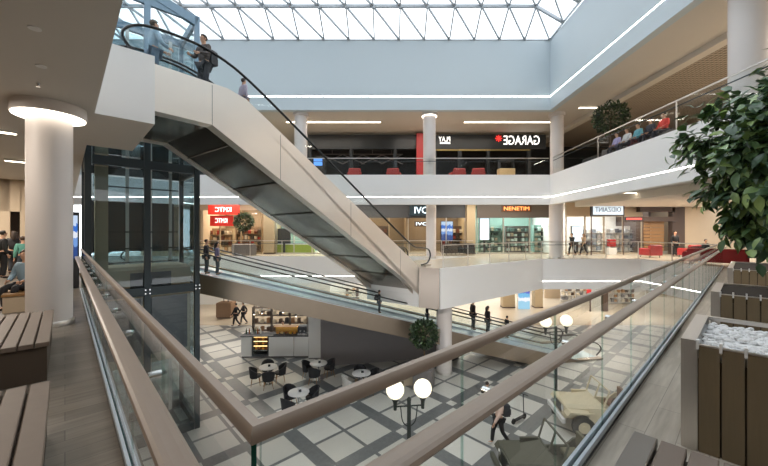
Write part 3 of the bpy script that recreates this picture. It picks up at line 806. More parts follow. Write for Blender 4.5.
def pose_meshes(pose):
    if pose in POSES: return POSES[pose]
    J = pose_joints(pose)
    R = dict(pel=(.15, .11), sp=(.13, .1), ch=(.155, .11), nb=(.075, .07), nk=.052, h1=(.062, .078), h2=(.075, .092), h3=(.05, .062))
    for n in 'lr': R.update({'sh' + n: .058, 'el' + n: .042, 'wr' + n: .028, 'pa' + n: (.034, .02), 'hi' + n: .088, 'kn' + n: .058, 'an' + n: .04, 'to' + n: (.04, .028)})
    E = [('pel', 'sp'), ('sp', 'ch'), ('ch', 'nb'), ('nb', 'nk'), ('nk', 'h1'), ('h1', 'h2'), ('h2', 'h3')]
    for n in 'lr': E += [('ch', 'sh' + n), ('sh' + n, 'el' + n), ('el' + n, 'wr' + n), ('wr' + n, 'pa' + n), ('pel', 'hi' + n), ('hi' + n, 'kn' + n), ('kn' + n, 'an' + n), ('an' + n, 'to' + n)]
    def sub(keys, add, extra=None):
        keys = list(keys); idx = {k: i for i, k in enumerate(keys)}
        nodes = []
        for k in keys:
            r = R[k]; r = r if isinstance(r, tuple) else (r, r)
            ad = (extra or {}).get(k, add); nodes.append((Vector(J[k]), (r[0] + ad, r[1] + ad)))
        return nodes, [(idx[a], idx[b_]) for a, b_ in E if a in idx and b_ in idx]
    nodes, ed = sub(J.keys(), 0)
    keys = list(J.keys()); roots = {keys.index('pel')}
    h2 = Vector(J['h2'])
    nodes.append((h2 + Vector((0, .105, -.01)), (.013, .017))); ed.append((keys.index('h2'), len(nodes) - 1))   # nose
    for n, s_ in (('l', -1), ('r', 1)):
        wr, pa = Vector(J['wr' + n]), Vector(J['pa' + n]); d = (pa - wr).normalized()
        sd = d.cross(Vector((s_, 0, .2))).normalized(); ac = sd.cross(d).normalized()
        for q, ln in ((-1.5, .065), (-.5, .08), (.5, .075), (1.5, .058)):
            b0 = pa + sd * q * .017
            i = len(nodes); roots.add(i)
            nodes += [(b0, (.009, .009)), (b0 + d * ln * .6, (.0085, .0085)), (b0 + d * ln - ac * .02 * s_, (.007, .007))]
            ed += [(i, i + 1), (i + 1, i + 2)]
        i = len(nodes); roots.add(i); b0 = wr.lerp(pa, .5) - sd * .02
        nodes += [(b0, (.011, .011)), (b0 - sd * .03 + d * .03, (.01, .01)), (b0 - sd * .035 + d * .065, (.008, .008))]
        ed += [(i, i + 1), (i + 1, i + 2)]
    body = skin_mesh('person_body', nodes, ed, roots)
    # ears and eyes belong to the body mesh
    bm = bmesh.new(); bm.from_mesh(body)
    for s_ in (-1, 1):
        for c, r in (((s_ * .078, .0, -.01), (.012, .03, .04)), ((s_ * .03, .088, .012), (.012, .01, .01))):
            Mx = Matrix.Translation(h2 + Vector(c)) @ Matrix.Diagonal((*r, 1))
            g = bmesh.ops.create_icosphere(bm, subdivisions=1, radius=1, matrix=Mx)
            if c[1] > .05:
                for v in g['verts']:
                    for f in v.link_faces: f.material_index = 1
    bm.to_mesh(body); bm.free()
    tk = ['pel', 'sp', 'ch', 'nb', 'shl', 'ell', 'wrl', 'shr', 'elr', 'wrr']
    tn, te = sub(tk, .022, {'nb': .006, 'wrl': .014, 'wrr': .014, 'pel': .028})
    topm = skin_mesh('jacket', tn, te, {0})
    tn, te = sub(['pel', 'hil', 'knl', 'anl', 'hir', 'knr', 'anr'], .018, {'anl': .02, 'anr': .02})
    trm = skin_mesh('trousers', tn, te, {0})
    shoes = []
    for n in 'lr':
        a, t_ = Vector(J['an' + n]), Vector(J['to' + n])
        shoes.append(skin_mesh('shoe', [(a + Vector((0, -.03, -.04)), (.042, .038)), (a.lerp(t_, .5) + Vector((0, 0, -.005)), (.046, .04)), (t_ + Vector((0, .02, 0)), (.042, .03))], [(0, 1), (1, 2)], {0}))
    hc = h2 + Vector((0, -.012, .03))
    def hair(long):
        mb = MB(); mb.ball((hc.x, hc.y, hc.z), (.094, .105, .095), 14, 10)
        mb2 = MB(); keep = []
        for f in mb.f:
            c = sum((Vector(mb.v[i]) for i in f), Vector()) / len(f) - hc
            if (c.y < .035 or c.z > .055) and (c.z > -.06 - .03 * (c.y < 0)): keep.append(f)
        mb2.v = mb.v; mb2.f = keep; mb2.m = [0] * len(keep)
        if long: mb2.tube([hc + Vector((0, -.05, .02)), hc + Vector((0, -.085, -.1)), hc + Vector((0, -.09, -.26))], [.085, .095, .06], 10, ry=None)
        o = mb2.build('hair', M['black'], smooth=True); me = o.data; bpy.data.objects.remove(o); return me
    POSES[pose] = dict(body=body, top=topm, tr=trm, shoes=shoes, hair=hair(False), hairl=hair(True), head=h2, J=J)
    return POSES[pose]
def cmat(c, r=.75):
    return mat('cloth_%02x%02x%02x' % tuple(c), c, r, var=.12, scale=20)
def part(name, me, m, parent):
    me = me.copy(); me.materials.clear()
    for q in (m if isinstance(m, list) else [m]): me.materials.append(q)
    me.name = name
    o = bpy.data.objects.new(name, me); COL.objects.link(o); o.parent = parent
    return o
def person(label, loc, face, h=1.72, pose='stand', top=(30, 30, 34), tr=(34, 36, 44), hair=(50, 38, 30), shoe=(40, 38, 38), long=False, bag=None, hat=None, group=None, skirt=False):
    P = pose_meshes(pose); r = thing('person', label, 'person', loc, face, group); s_ = h / 1.775; r.scale = (s_,) * 3
    part('body', P['body'], [M['skin'], M['black']], r)
    part('jacket', P['top'], cmat(top), r); part('trousers', P['tr'], cmat(tr), r)
    for q in P['shoes']: part('shoe', q, cmat(shoe, .5), r)
    part('hair', P['hairl' if long else 'hair'], cmat(hair, .6), r)
    if bag:
        ch = Vector(P['J']['ch']); mb = MB(); x, y, z = ch
        mb.chbox(-.15, .15, y - .33, y - .12, z - .3, z + .12, .05); mb.chbox(-.11, .11, y - .38, y - .33, z - .26, z - .06, .02)
        for s2 in (-1, 1): mb.tube([(s2 * .1, y - .14, z + .08), (s2 * .11, y, z + .15), (s2 * .12, y + .12, z), (s2 * .13, y - .02, z - .2), (s2 * .12, y - .14, z - .26)], .02, 6)
        mb.build('backpack', cmat(bag), r)
    if hat:
        c = P['head']; mb = MB(); mb.ball((c.x, c.y, c.z + .05), (.12, .125, .1), 14, 8); mb.lathe([(.1, c.z + .03), (.17, c.z + .03), (.17, c.z + .045), (.1, c.z + .06)], 16, (c.x, c.y)); mb.build('hat', hat, r, smooth=True)
    return r
def along_es(x, off=.45):   # a point on the upper escalator, x up the slope
    return (ES_P[0] - .6225 * x - .7826 * off, ES_P[1] - .7826 * x + .6225 * off)
ES_UP = math.atan2(-.7826, -.6225) - PI / 2
ES_DN = ES_UP + PI
x, y = along_es(9.45, .8); person('person in a dark brown jacket standing near the top of the escalator', (x, y, 5.305), ES_UP + .3, 1.72, 'rest', (74, 64, 60), (44, 46, 54), (60, 46, 38), bag=(48, 46, 50))
x, y = along_es(10.55, 1.05); person('person in pale blue leaning forward at the escalator top behind the glass', (x, y, 5.305), ES_DN, 1.68, 'rest', (148, 178, 200), (96, 118, 140), (90, 80, 70))
x, y = along_es(8.38, .7); person('child in a lilac top riding the escalator lower than the two adults', (x, y, 4.905), ES_DN, 1.3, 'stand', (188, 176, 196), (120, 112, 130), (66, 50, 44))
# left concourse
person('person in a long black coat standing at the far left edge', (PX(3, 12.5), 12.5, 0), ROT_U - 1.2, 1.76, 'stand', (26, 25, 26), (24, 24, 26), (40, 32, 28))
person('person in a dark jacket with back turned beside the person in the long black coat', (PX(14, 13.7), 13.7, 0), ROT_U, 1.74, 'walk', (38, 36, 38), (30, 30, 34), (60, 46, 36), long=True)
person('person in a teal top half hidden behind the big white column', (PX(23, 12.3), 12.3, 0), ROT_U + .4, 1.55, 'stand', (104, 168, 152), (70, 76, 84), (80, 60, 46))
p = UV(-.62, 11.2)
person('person in a light blue jacket sitting beside the big white column', (p[0], p[1], -.01), ROT_U + PI / 2 + .9, 1.7, 'sit', (140, 164, 180), (36, 36, 40), (96, 80, 66))
b0 = UV(-.95, 10.6); t = thing('stone_bench', 'beige block bench behind the big white column', 'bench', (b0[0], b0[1], 0), ROT_U)
MB().chbox(0, .9, 0, .95, 0, .34, .02).build('base_block', M['beigewall'], t); MB().chbox(-.02, .92, -.02, .97, .34, .395, .015).build('seat_top', M['wood'], t)
# walkway riders
def on_tv(x, off=.8): return (-7.6 + .978 * x - .211 * off, 14.5 + .211 * x + .978 * off, tz(x) + .01)
TVD = math.atan2(.211, .978) - PI / 2
person('person in a black jacket at the upper end of the moving walkway', on_tv(-.15, .7), TVD, 1.55, 'stand', (30, 30, 36), (60, 66, 70), (34, 28, 26))
person('person in a purple grey jacket beside the black jacket at the walkway top', on_tv(.2, 1.1), TVD, 1.5, 'stand', (108, 100, 128), (90, 98, 104), (40, 32, 30), long=True)
person('child in dark clothes on the walkway below the dark escalator underside', on_tv(7.7, .8), TVD, 1.15, 'stand', (40, 38, 40), (64, 72, 84), (48, 38, 32), bag=(28, 28, 30))
person('child in black on the walkway above the ground floor ball tree', on_tv(10.2, .8), TVD, 1.0, 'stand', (26, 26, 30), (44, 54, 62), (40, 30, 26))
person('person wearing a red and white hat on the lower walkway', on_tv(13.5, 2.3), TVD, 1.74, 'stand', (64, 56, 56), (28, 28, 34), (60, 44, 34), hat=cmat((226, 110, 112)))
person('long haired person in black beside the red and white hat on the walkway', on_tv(14.2, 1.9), TVD, 1.62, 'stand', (40, 36, 38), (30, 30, 34), (36, 28, 26), long=True)
person('child in black low on the walkway ahead of the red and white hat', on_tv(15.6, 2.2), TVD, 1.3, 'stand', (32, 32, 34), (34, 34, 38), (40, 32, 28))
person('person in grey on the far lane of the walkway right of the white column', on_tv(11.6, 2.4), TVD + PI, 1.35, 'stand', (92, 88, 86), (62, 66, 72), (60, 50, 44))
# ground floor
person('person in black walking with a companion behind the cafe bar', (PX(236, 25.3), 25.3, F1), PI * .55, 1.74, 'walk', (28, 28, 32), (26, 26, 30), (46, 36, 30))
person('person in a dark coat walking at the right of a companion behind the cafe bar', (PX(243.5, 25.9), 25.9, F1), PI * .55, 1.72, 'walk', (46, 44, 46), (40, 40, 46), (40, 30, 26))
person('barista in black standing behind the white cafe counter', (PX(283, 20.3), 20.3, F1), PI, 1.72, 'rest', (36, 32, 30), (30, 30, 32), (56, 42, 34))
person('person in a pale pink shirt and black trousers with a backpack on the ground floor', (PX(499, 11.2), 11.2, F1), PI * .55, 1.72, 'walk', (222, 190, 174), (30, 30, 34), (90, 66, 48), (235, 232, 228), bag=(46, 46, 50), long=True)
person('child in a black jacket on the ground floor, seen just above the lower handrail', (PX(487, 13.0), 13.0, F1), -1.1, 1.3, 'walk', (38, 38, 42), (200, 198, 196), (44, 34, 30))
# far right of the middle level
person('person in black walking left in front of the pale sign shop', (PX(572, 24.3), 24.3, 0), PI / 2 + .3, 1.62, 'walk', (28, 28, 32), (26, 26, 30), (40, 32, 28))
person('person in beige walking behind the black clothed person by the pale sign shop', (PX(583.5, 24.6), 24.6, 0), PI / 2 + .2, 1.6, 'walk', (176, 150, 124), (44, 44, 48), (110, 84, 60), long=True)
person('person in black standing behind the red armchairs under the brown portal', (PX(675, 23.6), 23.6, 0), PI, 1.78, 'stand', (26, 26, 28), (30, 30, 34), (40, 34, 30))
person('person in black sitting at the far right by the red armchairs', (PX(705, 22.2), 22.2, 0.0), PI, 1.6, 'sit', (30, 30, 34), (34, 34, 38), (36, 30, 28))
# upper balcony sitters
bt = thing('balcony_bench', 'long low grey bench on the upper right balcony under the seated people', 'bench', (11.25, 15.3, F3), 0)
MB().chbox(0, .5, -1.9, 1.9, .38, .44, .01).build('seat', M['greywall'], bt)
for yy in (-1.6, 1.5): MB().box(.05, .45, yy, yy + .1, 0, .38).build('leg', M['slate'], bt)
for yy, nm, tc, hc in ((16.7, 'person in lilac sitting at the left end of the upper balcony bench', (176, 166, 206), (50, 38, 32)), (16.0, 'person in white sitting second from the left on the upper balcony bench', (216, 214, 214), (120, 96, 70)),
                       (15.3, 'person in turquoise sitting in the middle of the upper balcony bench', (110, 174, 186), (60, 48, 40)), (14.6, 'person in dark blue sitting second from the right on the upper balcony bench', (44, 48, 62), (40, 32, 28)),
                       (13.9, 'person in bright red sitting at the right end of the upper balcony bench', (222, 62, 52), (60, 44, 36))):
    person(nm, (11.45, yy, F3 + .0), PI / 2, 1.66, 'sit', tc, (52, 50, 58), hc)

# ================================================================== STREET LAMPS
def street_lamp(label, loc, rz, gz, sp, r=.225):
    t = thing('street_lamp', label, 'lamp', loc, rz, 'globe street lamps')
    mb = MB(); mb.lathe([(.16, 0), (.16, .12), (.1, .2), (.08, .5), (.055, .6), (.05, gz - .3), (.06, gz - .25), (.02, gz - .2)], 14); mb.build('post', M['lampgreen'], t, smooth=True)
    for s_ in (-1, 1):
        mb = MB(); mb.tube([(0, 0, gz - .42), (s_ * sp, 0, gz - .42)], .02, 8)
        mb.tube(crom([(0, 0, gz - .95), (s_ * sp * .45, 0, gz - .8), (s_ * sp * .6, 0, gz - .44)], 5), .014, 6); mb.build('arm', M['lampgreen'], t, smooth=True)
        mb = MB(); mb.lathe([(.04, gz - .5), (.05, gz - .32), (.1, gz - .2), (.03, gz - .19)], 12, (s_ * sp, 0)); mb.build('lamp_holder', M['lampgreen'], t, smooth=True)
        mb = MB(); mb.ball((s_ * sp, 0, gz), r, 20, 14); mb.build('globe', M['globe'], t, smooth=True)
    return t
street_lamp('two globe street lamp on the ground floor between the two taupe handrails', (PX(409, 8.5), 8.5, F1), .12, PZ(389, 8.5) - F1, .35)
street_lamp('two globe street lamp by the foot of the moving walkway', (PX(556, 13.2), 13.2, F1), .15, PZ(321, 13.2) - F1, .44)

# ================================================================== CAFE TABLES AND CHAIRS
def make_table(label, loc):
    t = thing('cafe_table', label, 'table', loc, 0, 'round cafe tables')
    MB().lathe([(.38, .735), (.41, .74), (.41, .765), (.4, .77)], 28).build('tabletop', M['tabletop'], t, smooth=True)
    MB().lathe([(.035, .02), (.035, .735)], 12).build('pedestal', M['chrome'], t, smooth=True)
    MB().lathe([(.25, 0), (.25, .015), (.04, .035)], 20).build('foot', M['chrome'], t, smooth=True)
    return t
def make_chair(label, loc, rz, m):
    # tub chair facing +y, wrap-round back at -y
    t = thing('tub_chair', label, 'chair', loc, rz, 'tub chairs at the cafe tables')
    MB().lathe([(.2, .38), (.25, .39), (.26, .45), (.22, .47)], 16).build('seat', m, t, smooth=True)
    mb = MB(); n = 12; vs = []
    for i in range(n + 1):
        a = PI + PI * i / n if False else PI * (1.0 - .08) + PI * 1.16 * i / n
        hh = .62 + .22 * math.sin(PI * i / n)
        for r, z in ((.25, .36), (.3, hh), (.255, hh), (.22, .40)):
            vs.append((r * math.cos(a), r * math.sin(a), z))
    fs = []
    for i in range(n):
        for j in range(4):
            k = (j + 1) % 4; fs.append((i * 4 + j, (i + 1) * 4 + j, (i + 1) * 4 + k, i * 4 + k))
    fs += [(0, 1, 2, 3), tuple(n * 4 + j for j in (3, 2, 1, 0))]
    mb.add(vs, fs).build('backrest', m, t, smooth=True)
    for sx in (-1, 1):
        for sy in (-1, 1):
            MB().tube([(sx * .14, sy * .14, .39), (sx * .21, sy * .2, 0)], [.018, .011], 8).build('leg', M['wood'], t)
    return t
TBL = [((-5.37, 15.8), 'left of the four, in front of the bar display case'), ((-3.12, 16.25), 'nearest the white end panel of the bar'),
       ((-3.33, 13.3), 'nearest the handrail corner'), ((-1.0, 15.1), 'at the right, partly behind the handrail')]
CH = {0: (20, 110, 200, 290), 1: (30, 170, 260), 2: (30, 140, 240), 3: (25, 100, 300)}
ct0 = None; ch0 = None
for i, ((x, y), where) in enumerate(TBL):
    lb = 'round white cafe table ' + where
    if ct0 is None: ct0 = make_table(lb, (x, y, F1))
    else: dup(ct0, (x, y, F1), 0, lb)
    for j, deg in enumerate(CH[i]):
        a_ = math.radians(deg); px_, py_ = x + .54 * math.cos(a_), y + .54 * math.sin(a_)
        sidew = ['right', 'back right', 'back', 'back left', 'left', 'front left', 'front', 'front right'][int(((deg + 22.5) % 360) // 45)]
        lb = 'black tub chair, %s of the %s' % (sidew, ['cafe table by the bar display case', 'cafe table by the white end panel', 'cafe table nearest the handrail corner', 'cafe table partly behind the handrail'][i])
        if ch0 is None: ch0 = make_chair(lb, (px_, py_, F1), a_ + PI / 2, M['chairblack'])
        else: dup(ch0, (px_, py_, F1), a_ + PI / 2, lb)
make_chair('pale grey tub chair at the left of the table partly behind the handrail', (-1.55, 14.75, F1), math.radians(200) + PI / 2, cmat((196, 192, 186)))
for (x, y), w in zip([t_[0] for t_ in TBL], ['table by the display case', 'table by the white end panel', 'table by the handrail corner', 'table at the right']):
    t = thing('napkin_holder', 'small dark napkin holder on the cafe ' + w, 'napkin holder', (x + .05, y, F1 + .77), .4, 'napkin holders')
    MB().chbox(-.05, .05, -.03, .03, 0, .1, .01).build('holder_case', M['chairblack'], t); MB().box(-.04, .04, -.012, .012, .1, .125).build('napkins', M['tabletop'], t)

# ================================================================== CAFE BAR
bar = thing('cafe_bar', 'white cafe bar counter in front of the grey wall', 'counter', (PX(241, 18.9), 18.9, F1), .02)
BW = PX(308, 18.9) - PX(241, 18.9)
for a_, b_ in ((0, .58), (1.52, 2.9), (2.92, BW)): MB().box(a_ + .008, b_ - .008, 0, .7, .1, 1.18).build('front_panel', M['whiteshop'], bar)
MB().box(.02, BW - .02, .06, .66, 0, .1).build('plinth', M['greywall'], bar)
MB().chbox(-.03, BW + .02, -.03, .75, 1.18, 1.23, .01).build('worktop', M['slate'], bar)
mb = MB(); mb.box(.6, 1.5, .0, .7, .1, .2); mb.box(.6, 1.5, .66, .7, .2, 1.16); mb.box(.6, .64, 0, .66, .2, 1.16); mb.box(1.46, 1.5, 0, .66, .2, 1.16)
dc = mb.build('display_case', M['slate'], bar)
MB().box(.64, 1.46, .0, .012, .2, 1.16).build('case_glass', M['clear'], dc)
for z in (.42, .68, .94): MB().box(.65, 1.45, .03, .64, z, z + .02).build('shelf', M['chrome'], dc)
warm = emit('case_light', (255, 214, 140), 3.0)
for z in (.64, .9, 1.14): MB().box(.68, 1.42, .05, .09, z, z + .015).build('light_bar', warm, dc)
bx, by = bar.location.x, bar.location.y
cake = [cmat((206, 150, 80), .5), cmat((228, 204, 150), .5), cmat((140, 84, 50), .5), cmat((216, 176, 60), .5)]
n = 0
for z, nm in ((.44, 'bottom'), (.70, 'middle'), (.96, 'top')):
    for k in range(4):
        o = MB().lathe([(.06, 0), (.085, .03), (.08, .07), (.03, .1)], 10).build('pastry', cake[(k + n) % 4], loc=(bx + .75 + .19 * k, by + .26, F1 + z + .001), smooth=True)
        tag(o, 'pastry in the lit bar display case, %s shelf, %s' % (nm, ['leftmost', 'second from the left', 'third from the left', 'rightmost'][k]), 'pastry', 'pastries in the display case'); n += 1
ep = thing('bar_end_panel', 'tall white panel at the right end of the cafe bar', 'panel', (PX(308.5, 18.8), 18.8, F1), 0)
MB().box(0, .72, 0, .8, .06, 2.35).build('panel_body', M['whiteshop'], ep); MB().box(.01, .71, .02, .78, 0, .06).build('plinth', M['greywall'], ep)
# things on the worktop
def wk(x, y=18.9 + .35): return (bx + x, y, F1 + 1.23)
t = thing('glass_showcase', 'low glass showcase with warm light on the bar worktop', 'display case', wk(1.75), 0)
MB().box(0, 1.3, -.22, .22, 0, .05).build('case_base', M['slate'], t)
MB().box(0, 1.3, -.22, -.21, .05, .45).build('case_glass', M['clear'], t); MB().box(0, 1.3, -.22, .22, .45, .47).build('case_top', M['wood'], t)
MB().box(.05, 1.25, .15, .19, .38, .42).build('light_bar', warm, t)
MB().box(0, 1.3, .2, .22, .05, .45).build('case_back', cmat((206, 168, 90)), t)
for k in range(5):
    o = MB().lathe([(.07, 0), (.09, .03), (.085, .08), (.03, .11)], 10).build('cake', cake[k % 4], loc=(bx + 1.93 + .24 * k, 19.22, F1 + 1.281), smooth=True)
    tag(o, 'cake in the low glass showcase on the bar, %s' % ['first from the left', 'second from the left', 'in the middle', 'fourth from the left', 'last at the right'][k], 'cake', 'cakes in the showcase')
t = thing('coffee_machine', 'dark coffee machine at the right end of the bar worktop', 'coffee machine', wk(3.1), 0)
MB().chbox(0, .5, -.2, .25, .1, .5, .03).build('machine_body', M['slate'], t); MB().chbox(.02, .48, -.25, .25, 0, .1, .01).build('drip_tray', M['chrome'], t)
for k in range(2): MB().tube([(.16 + .22 * k, -.24, .3), (.16 + .22 * k, -.24, .2)], .035, 10).build('brew_group', M['chrome'], t)
for k in range(6):
    o = MB().lathe([(.04, 0), (.045, .18), (.02, .23), (.018, .3)], 10).build('bottle', [cmat((70, 90, 60), .2), cmat((150, 80, 40), .2), cmat((220, 214, 200), .2)][k % 3], loc=wk(.12 + .16 * k, 19.35 + .02 * (k % 2)), smooth=True)
    tag(o, 'syrup bottle on the left end of the bar worktop, %s from the left' % ['first', 'second', 'third', 'fourth', 'fifth', 'sixth'][k], 'bottle', 'bottles on the bar')
for k, (xx, zz) in enumerate(((254, 314), (262, 313), (283, 312), (296, 316))):
    F_ = 20.3 + .3 * k
    t = thing('pendant_lamp', 'small warm pendant lamp over the cafe bar, %s from the left' % ['first', 'second', 'third', 'fourth'][k], 'lamp', (PX(xx, F_), F_, PZ(zz, F_)), 0, 'pendant lamps over the bar')
    MB().lathe([(.02, .14), (.06, .1), (.09, 0)], 12).build('shade', M['chairblack'], t, smooth=True); MB().ball((0, 0, 0), .055, 10, 8).build('bulb', M['warmstrip'], t)
    MB().tube([(0, 0, .14), (0, 0, 1.6)], .008, 5).build('cable', M['black'], t)
# back shelf of the bar
sh = thing('bar_back_shelf', 'open shelf unit with stock standing behind the barista', 'shelf', (PX(252, 22.2), 22.2, F1), 0)
for k in range(5): MB().box(0, 3.6, 0, .4, .02 + .5 * k, .06 + .5 * k).build('shelf_board', M['bench'], sh)
for x in (0, 1.2, 2.4, 3.56): MB().box(x, x + .04, 0, .4, 0, 2.1).build('upright', M['bench'], sh)
for k in range(4):
    for j in range(9):
        o = MB().chbox(-.1, .1, -.1, .1, 0, random.uniform(.2, .36), .03).build('storage_jar', cmat(random.choice([(90, 70, 56), (196, 178, 150), (60, 58, 60), (150, 110, 76)])), loc=(PX(252, 22.2) + .22 + .4 * j, 22.38, F1 + .061 + .5 * k))
        tag(o, 'storage jar behind the bar, %s shelf, %s from the left' % (['lowest', 'second', 'third', 'top'][k], ['first', 'second', 'third', 'fourth', 'fifth', 'sixth', 'seventh', 'eighth', 'ninth'][j]), 'jar', 'jars behind the bar')

# ================================================================== VINTAGE JEEPS
def jeep(label, loc, rz, body, top_up):
    # local: front at -x, length 3.4, width 1.6
    t = thing('vintage_jeep', label, 'jeep', loc, rz, 'vintage jeeps')
    bm_ = M[body]
    tubm = MB(); tubm.xz([(-1.0, .5), (1.65, .5), (1.65, 1.0), (.55, 1.02), (.3, .82), (-.3, .82), (-.42, 1.05), (-1.0, 1.05)], -.74, -.68)
    tubm.xz([(-1.0, .5), (1.65, .5), (1.65, 1.0), (.55, 1.02), (.3, .82), (-.3, .82), (-.42, 1.05), (-1.0, 1.05)], .68, .74)
    tubm.box(-1.0, 1.65, -.7, .7, .48, .54); tubm.box(1.6, 1.66, -.7, .7, .5, 1.0); tubm.build('tub', bm_, t)
    hd = MB(); prof = lambda w, z: [(-w, .55), (w, .55), (w, z - .1), (w - .12, z), (-w + .12, z), (-w, z - .1)]
    v0 = [(-1.66, y, z) for y, z in prof(.48, 1.0)]; v1 = [(-.5, y, z) for y, z in prof(.66, 1.08)]
    hd.add(v0 + v1, [(5, 4, 3, 2, 1, 0), tuple(range(6, 12))] + [(i, (i + 1) % 6, 6 + (i + 1) % 6, 6 + i) for i in range(6)]); hd.build('hood', bm_, t)
    for s_ in (-1, 1):
        fd = MB(); fd.xz([(-1.72, .78), (-1.62, .9), (-.85, .9), (-.6, .62), (-.68, .6), (-.9, .84), (-1.6, .84), (-1.68, .74)], min(s_ * .46, s_ * .8), max(s_ * .46, s_ * .8)); fd.build('fender', bm_, t)
        hl = MB(); hl.tube([(-1.72, s_ * .34, .84), (-1.62, s_ * .34, .84)], .1, 14); hl.build('headlight', M['chrome'], t)
    gr = MB(); gr.box(-1.7, -1.66, -.48, .48, .55, .98)
    for k in range(7): gr.box(-1.715, -1.7, -.21 + .07 * k - .02, -.21 + .07 * k + .02, .62, .92, 1)
    gr.build('grille', [bm_, M['black']], t)
    MB().box(-1.86, -1.76, -.72, .72, .48, .62).build('bumper', M['tabletop'] if body == 'sand' else bm_, t)
    for x in (-1.15, 1.05):
        for s_ in (-1, 1):
            w = MB(); y = s_ * .66
            w.add([(x + r * math.cos(2 * PI * k / 20), y + yy, .37 + r * math.sin(2 * PI * k / 20)) for r, yy in ((.2, -.09), (.36, -.09), (.37, -.05), (.37, .05), (.36, .09), (.2, .09)) for k in range(20)],
                  [(i * 20 + k, i * 20 + (k + 1) % 20, ((i + 1) % 6) * 20 + (k + 1) % 20, ((i + 1) % 6) * 20 + k) for i in range(6) for k in range(20)])
            wo = w.build('wheel', M['tyre'], t, smooth=True)
            h = MB(); h.tube([(x, y - .06, .37), (x, y + .06, .37)], .21, 16); h.tube([(x, y - .08, .37), (x, y + .08, .37)], .07, 10); h.build('hub', bm_, wo)
    ws = MB()
    for a_, b_ in (((-.5, -.64, 1.05), (-.32, -.64, 1.62)), ((-.5, .64, 1.05), (-.32, .64, 1.62)), ((-.32, -.64, 1.62), (-.32, .64, 1.62)), ((-.5, -.64, 1.07), (-.5, .64, 1.07)), ((-.5, 0, 1.07), (-.32, 0, 1.62))): ws.bar(a_, b_, .04, .04)
    wf = ws.build('windscreen_frame', bm_, t)
    MB().add([(-.5, -.62, 1.08), (-.5, .62, 1.08), (-.325, .62, 1.6), (-.325, -.62, 1.6)], [(0, 1, 2, 3)]).build('windscreen_glass', M['clear'], wf)
    for y in (-.36, .36):
        st = MB(); st.chbox(.1, .55, y - .24, y + .24, .7, .84, .03); st.rbox(.6, y, 1.05, .1, .46, .5, 0); st.build('seat', M['canvas'] if body == 'olive' else cmat((120, 84, 60)), t)
    MB().tube([(.0 + .17 * math.cos(q * PI / 8) * .4, -.36 + .18 * math.sin(q * PI / 8), 1.1 + .17 * math.cos(q * PI / 8)) for q in range(17)], .014, 6).build('steering_wheel', M['black'], t)
    sp_ = MB(); sp_.tube([(1.68, 0, .85), (1.84, 0, .85)], .36, 18); sp_.tube([(1.7, 0, .85), (1.86, 0, .85)], .2, 14); sp_.build('spare_wheel', M['tyre'], t, smooth=True)
    if top_up:
        cn = MB(); cn.xz([(-.32, 1.6), (-.3, 1.66), (.6, 1.72), (1.55, 1.66), (1.68, 1.2), (1.62, 1.2), (1.5, 1.6), (.6, 1.66), (-.28, 1.6)], -.68, .68); cn.build('canvas_top', M['canvas'], t)
    else:
        MB().tube(crom([(1.2, -.66, 1.0), (1.2, -.64, 1.5), (1.2, 0, 1.62), (1.2, .64, 1.5), (1.2, .66, 1.0)], 6), .02, 6).build('roll_hoop', M['black'], t)
    return t
jeep('sand coloured open vintage jeep on the ground floor beside the right balustrade', (8.0, 12.1, F1), -.12, 'sand', False)
jeep('olive green vintage jeep at the bottom edge, nearer than the sand coloured one', (4.95, 9.2, F1), .0, 'olive', False)
sc_ = thing('kick_scooter', 'dark kick scooter standing behind the person with the backpack', 'scooter', (PX(519, 12.6), 12.6, F1), .6)
MB().box(-.3, .3, -.06, .06, .1, .13).build('deck', M['chairblack'], sc_)
MB().tube([(.3, 0, .1), (.26, 0, .95)], .018, 8).build('steering_column', M['chairblack'], sc_); MB().tube([(.26, -.2, .95), (.26, .2, .95)], .014, 8).build('handlebar', M['chairblack'], sc_)
for x in (-.33, .33): MB().tube([(x, -.02, .1), (x, .02, .1)], .1, 14).build('wheel', M['tyre'], sc_)
t = thing('block_bench', 'beige block seat on the ground floor left of the grey ball tree planter', 'bench', (PX(404, 15.5), 15.5, F1), .2)
MB().chbox(0, .55, 0, .5, 0, .42, .02).build('seat_block', M['beigewall'], t); MB().chbox(-.02, .57, -.02, .52, .42, .48, .01).build('seat_top', M['wood'], t)

# ================================================================== MIDDLE-LEVEL SHOPFRONTS
YS = 26.5
def SX(x, F=YS): return PX(x, F)
def shopfront(label, x0, x1, band, frame, panes, z1=3.98, zb=3.05, door=None):
    t = thing('shopfront', label, 'shopfront', (SX(x0), YS, 0), 0, 'middle level shopfronts'); w = SX(x1) - SX(x0)
    MB().box(0, w, -.05, .15, zb, z1).build('header_band', band, t)
    MB().box(0, w, -.02, .1, 0, .1).build('sill', frame, t)
    for k in range(panes + 1):
        x = w * k / panes; MB().box(max(0, x - .035), min(w, x + .035), -.04, .1, .1, zb).build('mullion', frame, t)
    for k in range(panes):
        MB().box(w * k / panes + .04, w * (k + 1) / panes - .04, .02, .035, .1, zb).build('glass_pane', M['clear'], t)
    return t
silverf = M['steel']
def pillar(label, x0, x1, m=None, z1=3.98, F=26.2):
    t = thing('pillar', label, 'pillar', (SX(x0, F), F, 0), 0); w = SX(x1, F) - SX(x0, F)
    MB().box(0, w, 0, .8, .12, z1).build('pillar_shaft', m or M['tan'], t); MB().box(-.02, w + .02, -.02, .82, 0, .12).build('plinth', M['brown'], t)
    return t
s1 = shopfront('open red sign shop at the left of the middle level', 199, 262, M['beigewall'], M['tan'], 3, zb=3.4)
pillar('tan stone pillar right of the red sign shop', 263.6, 274)
s2 = shopfront('pale aqua shopfront seen just under the escalator', 275.8, 330, cmat((176, 200, 196)), silverf, 3)
